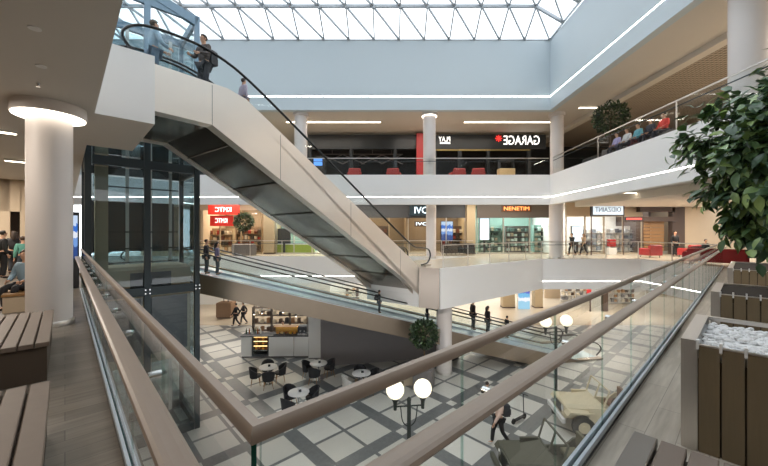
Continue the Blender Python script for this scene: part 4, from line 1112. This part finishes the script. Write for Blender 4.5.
s3 = shopfront('warm lit shopfront with dark header left of the white letters', 332, 408, M['slate'], M['tan'], 4, zb=2.8)
s4 = shopfront('warm lit shopfront with white letters beside the middle column', 408, 465.3, M['slate'], silverf, 3, zb=2.8)
pillar('tan stone pillar between the white letter shop and the orange sign shop', 467, 475.5)
s5 = shopfront('teal lit shopfront with a small orange sign', 477, 556, mat('grey_band', (96, 88, 82), .4), silverf, 3, zb=2.8)
s6 = shopfront('bright white shop with the pale sign box', 566, 642, M['beigewall'], mat('beige_frame', (180, 164, 144), .5), 4, zb=2.9)
# red signs
for k, (xa, xb, ya, yb, dy) in enumerate(((208, 239, 205, 214.6, -.9), (210, 233, 215.6, 226, -.6))):
    F_ = YS + dy
    t = thing('red_sign', ['upper, wider red sign board with mirrored white letters', 'lower, narrower red sign board with mirrored white letters'][k] + ' above the left shop', 'sign', (PX((xa + xb) / 2, F_), F_, PZ((ya + yb) / 2, F_)), 0, 'red sign boards')
    w, h = PX(xb, F_) - PX(xa, F_), (yb - ya) / FPX * F_
    MB().box(-w / 2, w / 2, 0, .12, -h / 2, h / 2).build('sign_board', M['redsign'], t)
    text_part('sign_letters', 'KMTC', .5, emit('white_letter', (255, 250, 245), 1.3), t, (0, -.03, 0), True, width=w * .52)
# white letters
t = thing('white_letter_sign', 'white glowing shop letters beside the middle column', 'sign', (PX(420.8, 26.2), 26.2, PZ(210.5, 26.2)), 0)
MB().box(-.85, .95, .05, .2, -.4, .42).build('sign_board', mat('navy_board', (40, 60, 72), .4), t)
text_part('sign_letters', 'IVC', .72, emit('cool_letter', (225, 245, 255), 1.6), t, (0, 0, 0), False, width=.98)
t = thing('small_letter_sign', 'small white letters lower inside the white letter shop', 'sign', (PX(421.5, 26.42), 26.42, PZ(224, 26.42)), 0)
MB().box(-.55, .55, .0, .03, -.2, .2).build('sign_board', M['brown'], t)
text_part('sign_letters', 'IVC', .34, emit('cool_letter', (225, 245, 255), 1.6), t, (0, -.02, 0), False, width=.85)
t = thing('orange_sign', 'small glowing orange letters on the grey band of the teal lit shop', 'sign', (SX(516.5, 26.4), 26.38, PZ(208.7, 26.4)), 0)
MB().box(-1.15, 1.15, .02, .06, -.26, .26).build('sign_board', mat('brown_board', (92, 62, 44), .5), t)
text_part('sign_letters', 'NENETIM', .4, emit('orange_letter', (255, 150, 80), 1.6), t, (0, 0, 0), False, width=1.95)
F_ = 25.2
t = thing('pale_sign_box', 'pale blue sign box with dark frame hanging right of the middle level column', 'sign', (PX(608, F_), F_, PZ(209.8, F_)), 0)
w, h = PX(624.5, F_) - PX(591.5, F_), 12.6 / FPX * F_
MB().box(-w / 2, w / 2, 0, .2, -h / 2, h / 2).build('sign_frame', M['slate'], t)
MB().box(-w / 2 + .11, w / 2 - .11, -.02, .0, -h / 2 + .11, h / 2 - .11).build('sign_face', emit('pale_face', (196, 212, 224), .6), t)
text_part('sign_letters', 'OIDZAINT', .5, cmat((84, 104, 124), .5), t, (0, -.03, 0), True, width=w * .78)
for x in (-w / 2 + .03, w / 2 - .03): MB().box(x - .03, x + .03, .05, .11, -PZ(209.8, F_), -h / 2).build('sign_post', M['brown'], t)
# brown portal and beige wall at right
t = thing('brown_portal', 'dark brown portal frame at the right of the bright white shop', 'portal', (SX(656, 26), 26, 0), 0)
w = SX(685, 26) - SX(656, 26)
MB().box(w - .95, w, 0, .4, 0, 3.75).build('jamb', M['brown'], t); MB().box(-1.2, w - .75, 0, .4, 3.25, 3.75).build('lintel', M['brown'], t); MB().box(-2.0, w - .8, -.3, 0, 2.5, 2.85).build('lower_lintel', M['brown'], t)
t = thing('timber_screen', 'warm timber slat screen left of the brown portal', 'screen', (SX(644, 26.1), 26.1, 0), 0)
for k in range(9): MB().box(0, SX(664, 26.1) - SX(644, 26.1), 0, .06, .25 + .26 * k, .47 + .26 * k).build('timber_board', M['wood'], t)
mb = MB(); mb.box(SX(685, 26), 32, 26, 26.3, 0, 4.0); struct('wall_right_back', mb, [M['beigewall']])
struct('wall_right', MB().box(31.7, 32, 12, 33, 0, 4.0), [M['beigewall']])
t = thing('red_line_sign', 'thin red glowing strip sign left of the brown portal', 'sign', (SX(626, 25.6), 25.6, PZ(219, 25.6)), 0)
MB().box(0, 1.2, 0, .1, -.14, .14).build('sign_board', M['slate'], t); MB().box(.03, 1.17, -.015, 0, -.05, .07).build('glow_line', emit('red_glow', (240, 70, 60), 1.5), t)
# shop interiors: partitions, colour walls
for i, (x, m) in enumerate(((199, 'beigewall'), (263, 'tan'), (331, 'beigewall'), (408, 'warmwall'), (471, 'tan'), (557, 'white'), (654, 'brown'))):
    struct('wall_partition_%d' % (i + 1), MB().box(SX(x) - .08, SX(x) + .08, 26.95, 30.8, 0, 4.0), [M[m]])
for i, (xa, xb, m) in enumerate(((200, 262, 'warmwall'), (264, 330, 'tealwall'), (472, 556, 'tealwall'), (558, 653, 'whiteshop'))):
    struct('wall_shop_%d' % (i + 1), MB().box(SX(xa) + .1, SX(xb) - .1, 30.6, 30.78, 0, 4.0), [M[m]])
# display shelves with goods in the shops
goods_n = 0
def shelving(label, x, y, w, h, rows, fm, palette, what, n):
    t = thing('display_shelf', label, 'shelf', (x, y, 0), 0, 'shop display shelves')
    MB().box(0, w, .36, .4, 0, h).build('back_board', fm, t)
    for k in range(2): MB().box(k * (w - .04), k * (w - .04) + .04, 0, .36, 0, h).build('side_panel', fm, t)
    for r in range(rows): MB().box(.04, w - .04, 0, .36, .1 + r * (h - .2) / rows, .14 + r * (h - .2) / rows).build('shelf_board', fm, t)
    for r in range(rows):
        for k in range(n):
            hh = random.uniform(.45, .8) * (h - .3) / rows; ww = (w - .2) / n
            c = random.choice(palette)
            o = MB().chbox(-ww * .36, ww * .36, -.11, .11, 0, hh, .02).build(what[0], cmat(c, .5), loc=(x + .1 + ww * (k + .5), y + .18, .14 + r * (h - .2) / rows + .002))
            tag(o, '%s, %s, %s row, %s from left' % (what[1], what[2], ['lowest', 'second', 'third', 'fourth', 'fifth'][r], ['first', 'second', 'third', 'fourth', 'fifth', 'sixth', 'seventh', 'eighth'][k]), what[3], what[1] + 's on the ' + what[2])
warmP = [(120, 70, 50), (200, 170, 130), (170, 60, 50), (80, 70, 60), (230, 220, 200)]
whiteP = [(240, 240, 240), (210, 214, 220), (90, 92, 100), (180, 176, 172), (150, 160, 175)]
tealP = [(210, 230, 226), (120, 150, 146), (70, 86, 84), (190, 180, 160)]
shelving('wooden display shelf under the red signs', SX(207, 28), 28, 2.1, 2.0, 4, M['tan'], warmP, ('gift_box', 'coloured gift box', 'wooden shelf under the red signs', 'box'), 6)
shelving('wooden display shelf behind the left ball tree', SX(236, 28.4), 28.4, 2.1, 2.1, 4, M['warmwall'], warmP, ('bottle_box', 'dark boxed bottle', 'shelf behind the left ball tree', 'box'), 7)
shelving('teal lit display shelf left inside the orange sign shop', SX(480, 28.6), 28.6, 1.9, 2.3, 5, M['tealwall'], tealP, ('cosmetic_box', 'pale cosmetic box', 'left shelf of the orange sign shop', 'box'), 6)
shelving('grey display shelf in the middle of the orange sign shop', SX(506, 28.2), 28.2, 2.0, 2.2, 5, M['greywall'], tealP, ('cosmetic_jar', 'grey cosmetic jar', 'middle shelf of the orange sign shop', 'jar'), 6)
shelving('teal lit display shelf right inside the orange sign shop', SX(534, 28.6), 28.6, 1.6, 2.3, 5, M['tealwall'], tealP, ('cosmetic_tube', 'pale cosmetic carton', 'right shelf of the orange sign shop', 'box'), 5)
shelving('white display shelf left in the bright white shop', SX(572, 28.6), 28.6, 2.6, 2.2, 4, M['whiteshop'], whiteP, ('shoe_box', 'white shoe box', 'left shelf of the bright white shop', 'box'), 6)
shelving('white display shelf in the middle of the bright white shop', SX(606, 28.6), 28.6, 2.4, 2.2, 4, M['whiteshop'], whiteP, ('stacked_carton', 'pale carton', 'middle shelf of the bright white shop', 'box'), 6)
shelving('dark display shelf in the warm lit shop left of the white letters', SX(360, 28.6), 28.6, 2.4, 2.2, 4, M['brown'], warmP, ('perfume_box', 'warm toned carton', 'shelf left of the white letters', 'box'), 6)
shelving('dark display shelf behind the white letter shop window', SX(441, 29), 29, 2.0, 2.2, 4, M['brown'], warmP, ('sweet_box', 'brown carton', 'shelf of the white letter shop', 'box'), 6)
shelving('white display shelf right inside the bright white shop', SX(638, 28.9), 28.9, 1.1, 2.2, 4, M['whiteshop'], whiteP, ('folded_stack', 'folded pale stack', 'right shelf of the bright white shop', 'box'), 4)
# illuminated screens
def screen(label, x, y, z, w, h, m, stand=False, frame='slate'):
    t = thing('display_screen', label, 'screen', (x, y, z), 0, 'lit display screens')
    MB().box(-w / 2 - .04, w / 2 + .04, 0, .1, -h / 2 - .04, h / 2 + .04).build('screen_case', M[frame], t)
    MB().box(-w / 2, w / 2, -.012, 0, -h / 2, h / 2).build('screen_face', m, t)
    if stand: MB().box(-.08, .08, .02, .08, -stand, -h / 2 - .04).build('stand', M[frame], t)
    return t
def picture(name, bands):
    if name in MATS: return MATS[name]
    m, N, L, b = new_mat(name)
    tc = N.new('ShaderNodeTexCoord'); sp = N.new('ShaderNodeSeparateXYZ'); L.new(tc.outputs['Generated'], sp.inputs[0])
    nz = N.new('ShaderNodeTexNoise'); nz.inputs['Scale'].default_value = 5; L.new(tc.outputs['Generated'], nz.inputs['Vector'])
    a_ = math_node(N, L, 'ADD', sp.outputs['Z'], math_node(N, L, 'MULTIPLY', math_node(N, L, 'SUBTRACT', nz.outputs['Fac'], .5), .35))
    cr_ = N.new('ShaderNodeValToRGB'); cr_.color_ramp.interpolation = 'CONSTANT'
    while len(cr_.color_ramp.elements) < len(bands): cr_.color_ramp.elements.new(.5)
    for e, (p_, c) in zip(cr_.color_ramp.elements, bands): e.position = p_; e.color = (*lin(c), 1)
    L.new(a_, cr_.inputs[0]); b.inputs['Base Color'].default_value = (.02, .02, .025, 1); L.new(cr_.outputs[0], b.inputs['Emission Color']); b.inputs['Emission Strength'].default_value = .7
    MATS[name] = m; return m
pic1 = picture('picture_blue', [(0, (40, 70, 130)), (.3, (110, 150, 210)), (.5, (220, 226, 236)), (.62, (50, 110, 200)), (.8, (190, 210, 235))])
pic2 = picture('picture_violet', [(0, (150, 200, 225)), (.35, (235, 238, 244)), (.55, (110, 180, 220)), (.72, (80, 90, 190)), (.88, (170, 70, 190))])
screen('dark blue poster screen in the warm lit shop right of the middle column', SX(447, 27), 27, PZ(231, 27), .9, 1.5, pic1, PZ(231, 27))
screen('white lit screen inside the teal lit shop', SX(484.5, 27), 27, PZ(229, 27), .72, 1.7, M['screenw'], PZ(229, 27))
screen('white shield shaped screen panel at the left of the bright white shop', SX(577.5, 26.9), 26.9, PZ(234, 26.9), .85, 1.2, M['screenw'], PZ(234, 26.9))
screen('pale screen glowing inside the brown portal', SX(675, 26.9), 26.9, PZ(226, 26.9), .8, 2.0, M['screenw'], PZ(226, 26.9))
screen('dark grid poster panel in the pale aqua shopfront', SX(284, 27), 27, PZ(236, 27), .95, 1.1, M['slate'], PZ(236, 27))
t = thing('green_counter', 'low lime green counter in the pale aqua shop', 'counter', (SX(276, 27.2), 27.2, 0), 0)
MB().chbox(0, 3.0, 0, .5, 0, .7, .02).build('counter_body', cmat((170, 190, 90)), t); MB().chbox(-.03, 3.03, -.03, .53, .7, .75, .01).build('counter_top', M['whiteshop'], t)
p = UV(.02, 13.9)
t = thing('screen_totem', 'tall glowing blue screen totem right of the big white column', 'screen', (p[0], p[1], 0), ROT_U)
MB().box(-.36, .3, 0, .15, 0, 2.3).build('totem_case', M['slate'], t); MB().box(-.32, .26, -.012, 0, .9, 2.2).build('screen_face', pic1, t)
# seats on the middle level
def armchair(label, loc, rz, m, group='red armchairs'):
    t = thing('armchair', label, 'armchair', loc, rz, group)
    MB().chbox(-.4, .4, -.35, .38, .15, .45, .05).build('seat', m, t); MB().chbox(-.42, .42, -.5, -.3, .15, .85, .06).build('backrest', m, t)
    for s_ in (-1, 1): MB().chbox(min(s_ * .32, s_ * .48), max(s_ * .32, s_ * .48), -.45, .38, .15, .62, .05).build('armrest', m, t)
    for sx in (-1, 1):
        for sy in (-1, 1): MB().tube([(sx * .36, sy * .32, .15), (sx * .38, sy * .34, 0)], .02, 6).build('leg', M['black'], t)
    return t
armchair('red armchair in front of the timber screen', (PX(650, 22.9), 22.9, 0), .1, M['red'])
armchair('red armchair right of the standing person in black', (PX(689, 22.9), 22.9, 0), .1, M['red'])
armchair('dark armchair at the far right beside the red armchairs', (PX(705, 22.2), 22.2, 0), PI, M['chairblack'], 'dark armchairs')
p = UV(23.9, .9)
so = thing('red_sofa', 'red sofa at the far end of the right balustrade', 'sofa', (17.15, 17.75, 0), ROT_U + PI / 2)
MB().chbox(-1.2, 1.0, -.4, .35, .14, .44, .05).build('seat', M['red'], so); MB().chbox(-1.2, 1.0, .2, .45, .14, .84, .05).build('backrest', M['red'], so)
for x in (-1.28, 1.0): MB().chbox(x, x + .2, -.42, .4, .12, .66, .05).build('armrest', M['red'], so)
for x in (-1.1, .9):
    for y in (-.34, .34): MB().tube([(x, y, .14), (x, y, 0)], .025, 6).build('leg', M['black'], so)
for k, (xx, F_, c) in enumerate(((466, 25.4, (44, 44, 46)), (449, 25.2, (70, 60, 54)))):
    armchair(['dark armchair in front of the tan pillar beside the white letter shop', 'brown armchair left of the dark one by the tan pillar'][k], (PX(xx, F_), F_, 0), .3, cmat(c), 'armchairs by the tan pillar')
t = thing('red_stand', 'small red display stand in the bright white shop', 'stand', (SX(611, 26.1), 25.9, 0), 0)
MB().box(-.3, .3, 0, .3, .0, .5).build('stand_base', M['whiteshop'], t); MB().chbox(-.24, .24, .0, .3, .6, 1.15, .04).build('stand_box', M['red'], t)

# ================================================================== UPPER-LEVEL BLACK SHOPFRONT
YU = 26.3
ub = thing('black_shopfront', 'long black shopfront with mirrored white sign on the upper level', 'shopfront', (SX(308, YU), YU, F3), 0)
w = SX(546, YU) - SX(308, YU)
MB().box(0, w, 0, .3, PZ(149, YU) - F3, PZ(134.5, YU) - F3).build('header_band', M['blackpanel'], ub)
MB().box(9.6, w - 1.2, .02, .1, PZ(150.5, YU) - F3, PZ(149.3, YU) - F3).build('gold_trim', mat('gold_trim', (150, 130, 80), .4, .5), ub)
for x in (0, 3.2, 6.6, 9.7, 11.6, 13.8, w - 1.4): MB().box(x, x + .25, .03, .28, 0, PZ(149, YU) - F3).build('mullion', M['blackpanel'], ub)
lt = emit('white_letter', (255, 250, 245), 1.3)
text_part('sign_letters', 'GARAGE', 1.0, lt, ub, (SX(521.5, YU) - SX(308, YU), -.04, PZ(140.8, YU) - F3), True, width=SX(539, YU) - SX(503, YU))
mb = MB(); cxs = SX(498.5, YU) - SX(308, YU); cz = PZ(138.5, YU) - F3
for k in range(4):
    a_ = PI * k / 4; mb.bar((cxs - .26 * math.cos(a_), -.04, cz - .26 * math.sin(a_)), (cxs + .26 * math.cos(a_), -.04, cz + .26 * math.sin(a_)), .05, .06)
mb.build('red_emblem', emit('red_glow2', (225, 50, 44), 1.2), ub)
text_part('small_letters', 'PLAY', .55, lt, ub, (SX(444.5, YU) - SX(308, YU), -.04, PZ(139.5, YU) - F3), True, width=SX(450.5, YU) - SX(439, YU))
mb = MB()
for k in range(8): mb.box(SX(440, YU) - SX(308, YU) + .1 * k, SX(440, YU) - SX(308, YU) + .1 * k + .075, -.05, -.01, PZ(143.8, YU) - F3, PZ(142.6, YU) - F3)
mb.build('small_line', lt, ub)
t = thing('red_pillar', 'red pillar on the black shopfront left of the middle upper column', 'pillar', (PX(420, 25.85), 25.85, F3), 0)
MB().box(-.26, .26, 0, .4, .1, 3.9).build('pillar_shaft', M['red'], t); MB().box(-.28, .28, -.02, .42, 0, .1).build('plinth', M['slate'], t)
mb = MB()
for x in (SX(330), SX(352), SX(372), SX(392)):
    for s_ in (-1, 1): mb.bar((x - .9 * s_, 27.6, 7.2), (x + .9 * s_, 27.6, 8.0), .06, .06)
    mb.bar((x - .9, 27.6, 8.0), (x + .9, 27.6, 8.0), .06, .06); mb.bar((x, 27.6, 8.0), (x, 27.6, 9.4), .04, .04)
t = tag(mb.build('ceiling_truss', M['greywall']), 'grey lighting truss inside the dark upper shop', 'truss')
# furniture behind the upper railing
for k, x in enumerate((354, 394, 457, 478)):
    F_ = 24.2
    armchair('red armchair behind the upper glass railing, %s from the left' % ['first', 'second', 'third', 'fourth', 'fifth', 'sixth'][k], (PX(x, F_), F_, F3), .2 * (-1) ** k, cmat((150, 52, 50)), 'red armchairs on the upper level')
t = thing('popcorn_stand', 'small cream kiosk behind the upper railing under the mirrored sign', 'kiosk', (SX(506, 24.6), 24.6, F3), 0)
MB().chbox(-.55, .55, -.3, .3, 0, .95, .03).build('kiosk_base', cmat((216, 186, 140)), t); MB().box(-.5, .5, -.28, .28, 1.5, 1.6).build('kiosk_roof', M['slate'], t)
for sx in (-1, 1): MB().box(sx * .48 - .02, sx * .48 + .02, -.25, .25, .95, 1.5).build('kiosk_post', M['slate'], t)
t = thing('blue_arcade_machine', 'blue and yellow glowing arcade cabinet behind the left upper column', 'arcade machine', (SX(315, 25), 25, F3), 0)
MB().xz([(-.1, 0), (.75, 0), (.75, 1.9), (.1, 1.9), (.05, 1.1), (-.1, .95)], -.35, .35).build('cabinet', M['darkint'], t); MB().box(-.02, .6, -.37, -.35, 1.2, 1.75).build('screen_face', M['screen'], t)
t = thing('balcony_sofa', 'black sofa on the upper balcony left of the ball tree', 'sofa', (12.6, 20.0, F3), PI / 2)
MB().chbox(-.9, .9, -.4, .35, .14, .44, .05).build('seat', M['chairblack'], t); MB().chbox(-.9, .9, .2, .45, .14, .84, .05).build('backrest', M['chairblack'], t)

# ================================================================== GROUND-FLOOR BACKGROUND
screen('bright violet and blue screen on the ground floor wall', PX(524, 31), 31, PZ(298, 31), 1.05, 2.0, pic2, PZ(298, 31) - F1 - .0, 'whiteshop')
for x0, x1, nm in ((503, 515, 'left'), (535, 543, 'right')):
    t = thing('tan_pillar', 'tan ground floor pillar at the %s of the violet screen' % nm, 'pillar', (PX(x0, 31.4), 31.4, F1), 0)
    MB().box(0, PX(x1, 31.4) - PX(x0, 31.4), 0, .7, .1, 4.0).build('pillar_shaft', M['tan'], t); MB().box(-.02, PX(x1, 31.4) - PX(x0, 31.4) + .02, -.02, .72, 0, .1).build('plinth', M['brown'], t)
t = thing('glass_door', 'dark framed ground floor shop door with a red notice', 'door', (PX(590, 30), 30, F1), 0)
MB().box(0, .1, 0, .1, 0, 3.0).build('jamb', M['brown'], t); MB().box(1.1, 1.6, 0, .2, 0, 3.0).build('jamb', M['brown'], t); MB().box(.1, 1.1, .02, .05, .02, 2.9).build('door_leaf', M['clear'], t)
MB().box(-.3, .1, -.03, 0, 1.0, 2.2).build('notice_panel', M['red'], t)
t = thing('brown_kiosk', 'small brown box kiosk on the ground floor left of the two walking people', 'kiosk', (PX(216, 27.6), 27.6, F1), 0)
MB().chbox(0, 1.2, 0, 1.0, .08, 1.25, .04).build('kiosk_body', cmat((140, 112, 88)), t); MB().box(.05, 1.15, .05, .95, 0, .08).build('plinth', M['brown'], t)
for x in (.4, .75): MB().tube([(x, .5, 1.25), (x, .5, 1.75)], .03, 6).build('spout', M['black'], t)
MB().chbox(.1, 1.1, .2, .8, 1.75, 2.0, .05).build('canopy', M['slate'], t)
pl = [(190, 150, 110), (120, 120, 122), (210, 206, 200), (90, 70, 60), (230, 220, 200)]
for k, (xx, F_) in enumerate(((256, 30), (275, 30.5), (292, 31), (345, 31), (562, 34), (577, 34), (608, 33), (622, 33))):
    t = thing('shop_rack', 'ground floor shop rack in the background, %s from the left' % ['first', 'second', 'third', 'fourth', 'fifth', 'sixth', 'seventh', 'eighth'][k], 'shelf', (PX(xx, F_), F_, F1), 0, 'ground floor shop racks')
    MB().box(0, 1.3, .3, .34, 0, 1.9).build('back_board', M['whiteshop'], t)
    for r in range(4): MB().box(0, 1.3, 0, .3, .2 + .45 * r, .23 + .45 * r).build('shelf_board', M['whiteshop'], t)
    for r in range(4):
        for q in range(4):
            o = MB().chbox(-.12, .12, -.1, .1, 0, random.uniform(.2, .36), .02).build('boxed_good', cmat(random.choice(pl)), loc=(PX(xx, F_) + .18 + .31 * q, F_ + .15, F1 + .231 + .45 * r))
            tag(o, 'boxed good on the %s ground floor rack, %s board, %s' % (['first', 'second', 'third', 'fourth', 'fifth', 'sixth', 'seventh', 'eighth'][k], ['lowest', 'second', 'third', 'top'][r], ['far left', 'left of middle', 'right of middle', 'far right'][q]), 'box', 'goods on ground floor racks')
struct('wall_shop_lower_1', MB().box(PX(545, 36), PX(590, 36), 36, 36.2, F1, -1.3), [M['beigewall']])
struct('wall_shop_lower_2', MB().box(-26, PX(330, 33), 33, 33.2, F1, -1.3), [M['whiteshop']])

# ================================================================== CEILING LAMPS
def linear(label, x0, x1, y, z, w=.12, m='warmstrip', vert=False):
    t = thing('ceiling_lamp', label, 'ceiling lamp', (x0, y, z), 0, 'linear ceiling lamps')
    L_ = x1 - x0
    if vert: MB().box(-w / 2, w / 2, 0, L_, -.05, 0).build('lamp_body', M['white'], t); MB().box(-w / 2 + .015, w / 2 - .015, .02, L_ - .02, -.065, -.05).build('diffuser', M[m], t)
    else: MB().box(0, L_, -w / 2, w / 2, -.05, 0).build('lamp_body', M['white'], t); MB().box(.02, L_ - .02, -w / 2 + .015, w / 2 - .015, -.065, -.05).build('diffuser', M[m], t)
    return t
F_ = 7.7 * FPX / (232 - 121.5)
linear('linear ceiling lamp on the upper level between the left and middle columns', PX(286, F_), PX(381, F_), F_, 9.4, .2)
linear('linear ceiling lamp on the upper level between the middle and right columns', PX(464, F_), PX(552, F_), F_, 9.4, .2)
linear('linear ceiling lamp on the upper level right of the corner column', 12.0, 13.1, 21.0, 9.4, .2)
linear('linear lamp under the upper slab above the pale sign box', 13.0, 15.6, 19.6, 3.99, .16)
for k, (u, v) in enumerate(((-.25, 5.5), (-.24, 6.7), (-.3, 4.2), (-2.2, 6.0), (-2.2, 9.5), (-2.4, 13), (-1.2, 16), (-.8, 19))):
    x, y = UV(u, v)
    t = thing('recessed_downlight', 'recessed ceiling spot over the left concourse, %s' % ['nearer of the pair above the benches', 'farther of the pair above the benches', 'closest to the viewer', 'above the inner row nearest', 'above the inner row middle', 'above the inner row far', 'over the standing people', 'at the far end wall'][k], 'ceiling lamp', (x, y, 4.0), ROT_U, 'ceiling spots')
    MB().lathe([(.04, -.012), (.058, -.012), (.06, 0), (.04, 0)], 18).build('trim_ring', M['white'], t, smooth=True)
    MB().lathe([(.034, -.006), (.04, -.006), (.04, 0)], 14).build('lamp_lens', M['slate'] if k < 3 else M['downlight'], t)
x, y = UV(-.3, 7.5); t = thing('sprinkler', 'small sprinkler head on the left ceiling before the column', 'sprinkler', (x, y, 4.0)); MB().lathe([(.03, -.01), (.012, -.04), (.03, -.05), (.03, -.055)], 10).build('sprinkler_head', M['chrome'], t)
for k, (v, u) in enumerate(((11.5, -1.3), (16.0, -.5))):
    x, y = UV(u, v); t = thing('ceiling_lamp', 'linear ceiling lamp over the left concourse, ' + ['nearer one', 'farther one'][k], 'ceiling lamp', (x, y, 4.0), ROT_U, 'linear ceiling lamps')
    MB().box(-.9, .5, -.08, .08, -.05, 0).build('lamp_body', M['white'], t); MB().box(-.88, .48, -.06, .06, -.065, -.05).build('diffuser', M['warmstrip'], t)

def area(x, y, z, sx, sy, power, c=(1, .9, .78), rot=(0, 0, 0)):
    l = bpy.data.lights.new('ceiling_lamp', 'AREA'); l.shape = 'RECTANGLE'; l.size = sx; l.size_y = sy; l.energy = power; l.color = c
    o = bpy.data.objects.new('ceiling_lamp', l); COL.objects.link(o); o.location = (x, y, z); o.rotation_euler = rot
    return o
# shop and concourse ceiling lighting, each just under its ceiling
for xa, xb, pw, c in ((200, 262, 220, (1, .84, .66)), (265, 330, 220, (.92, 1, .96)), (333, 407, 150, (1, .84, .64)), (409, 466, 130, (1, .84, .64)), (478, 556, 230, (.86, 1, .95)), (558, 653, 190, (1, .97, .92))):
    xm = (SX(xa) + SX(xb)) / 2; area(xm, 28.6, 3.95, (SX(xb) - SX(xa)) * .8, .5, pw, c)
for x in (-10, -1, 8): area(x, 25.2, 3.95, 6, .3, 85)
area(19, 22.5, 3.55, 8, .4, 300)
for x in (-12, -2, 8, 18): area(x, 29, -1.36, 6, .4, 130)
area(-12, 34, -1.36, 8, .5, 190); area(10, 37, -1.36, 12, .5, 200)
area(19, 27.5, -1.36, 8, .5, 150)
for x in (-6, 5): area(x, 23.6, 9.35, 8, .3, 170)
area(17, 12, 9.3, .4, 14, 420); 
for u, v, pw in ((-1.8, 3, 26), (-2.2, 8.0, 60), (-2.4, 14.5, 160), (-3, 19.5, 160)):
    x, y = UV(u, v); area(x, y, 3.93, 1.2, .3, pw, rot=(0, 0, ROT_U))
x, y = UV(10, -4); area(x, y, 3.9, 4, .3, 110)

# unseen fill lights added under the upper slab edge to brighten bridge and fascias
for x, y in ((-11, 23.3), (-3, 23.3), (6, 23.3)): area(x, y, 3.9, 5, .25, 90)
for u, v, tx, ty, tz_ in ((.0, 3.4, 6.5, 19, -1.0),):
    x, y = UV(u, v); l = bpy.data.lights.new('bridge_fill_spot', 'SPOT'); l.energy = 1800; l.spot_size = .8; l.spot_blend = .8; l.shadow_soft_size = .06; l.color = (1, .93, .86)
    o = bpy.data.objects.new('bridge_fill_spot', l); COL.objects.link(o); o.location = (x, y, 3.9)
    o.rotation_euler = (Vector((tx, ty, tz_)) - Vector((x, y, 3.9))).to_track_quat('-Z', 'Y').to_euler()

# ================================================================== WORLD AND CAMERA
wd = bpy.data.worlds.new('sky'); scene.world = wd; wd.use_nodes = True
bg = wd.node_tree.nodes['Background']; bg.inputs['Color'].default_value = (.92, .965, 1.0, 1); bg.inputs['Strength'].default_value = 1.5
cam = bpy.data.cameras.new('camera'); co = bpy.data.objects.new('camera', cam); COL.objects.link(co)
co.location = (0, 0, EYE); co.rotation_euler = (PI / 2, 0, 0)
cam.sensor_width = 36; cam.lens = FPX / 768 * 36; cam.clip_start = .05; cam.clip_end = 200; cam.shift_y = -1 / 768
scene.camera = co
scene.view_settings.view_transform = 'Standard'; scene.view_settings.look = 'None'
scene.view_settings.exposure = 0.64; scene.view_settings.gamma = 1.0; scene.view_settings.use_curve_mapping = False
cy = scene.cycles
cy.use_denoising = True; cy.max_bounces = 8; cy.diffuse_bounces = 4; cy.glossy_bounces = 3; cy.transparent_max_bounces = 24; cy.transmission_bounces = 4
cy.caustics_reflective = False; cy.caustics_refractive = False; cy.sample_clamp_indirect = 6
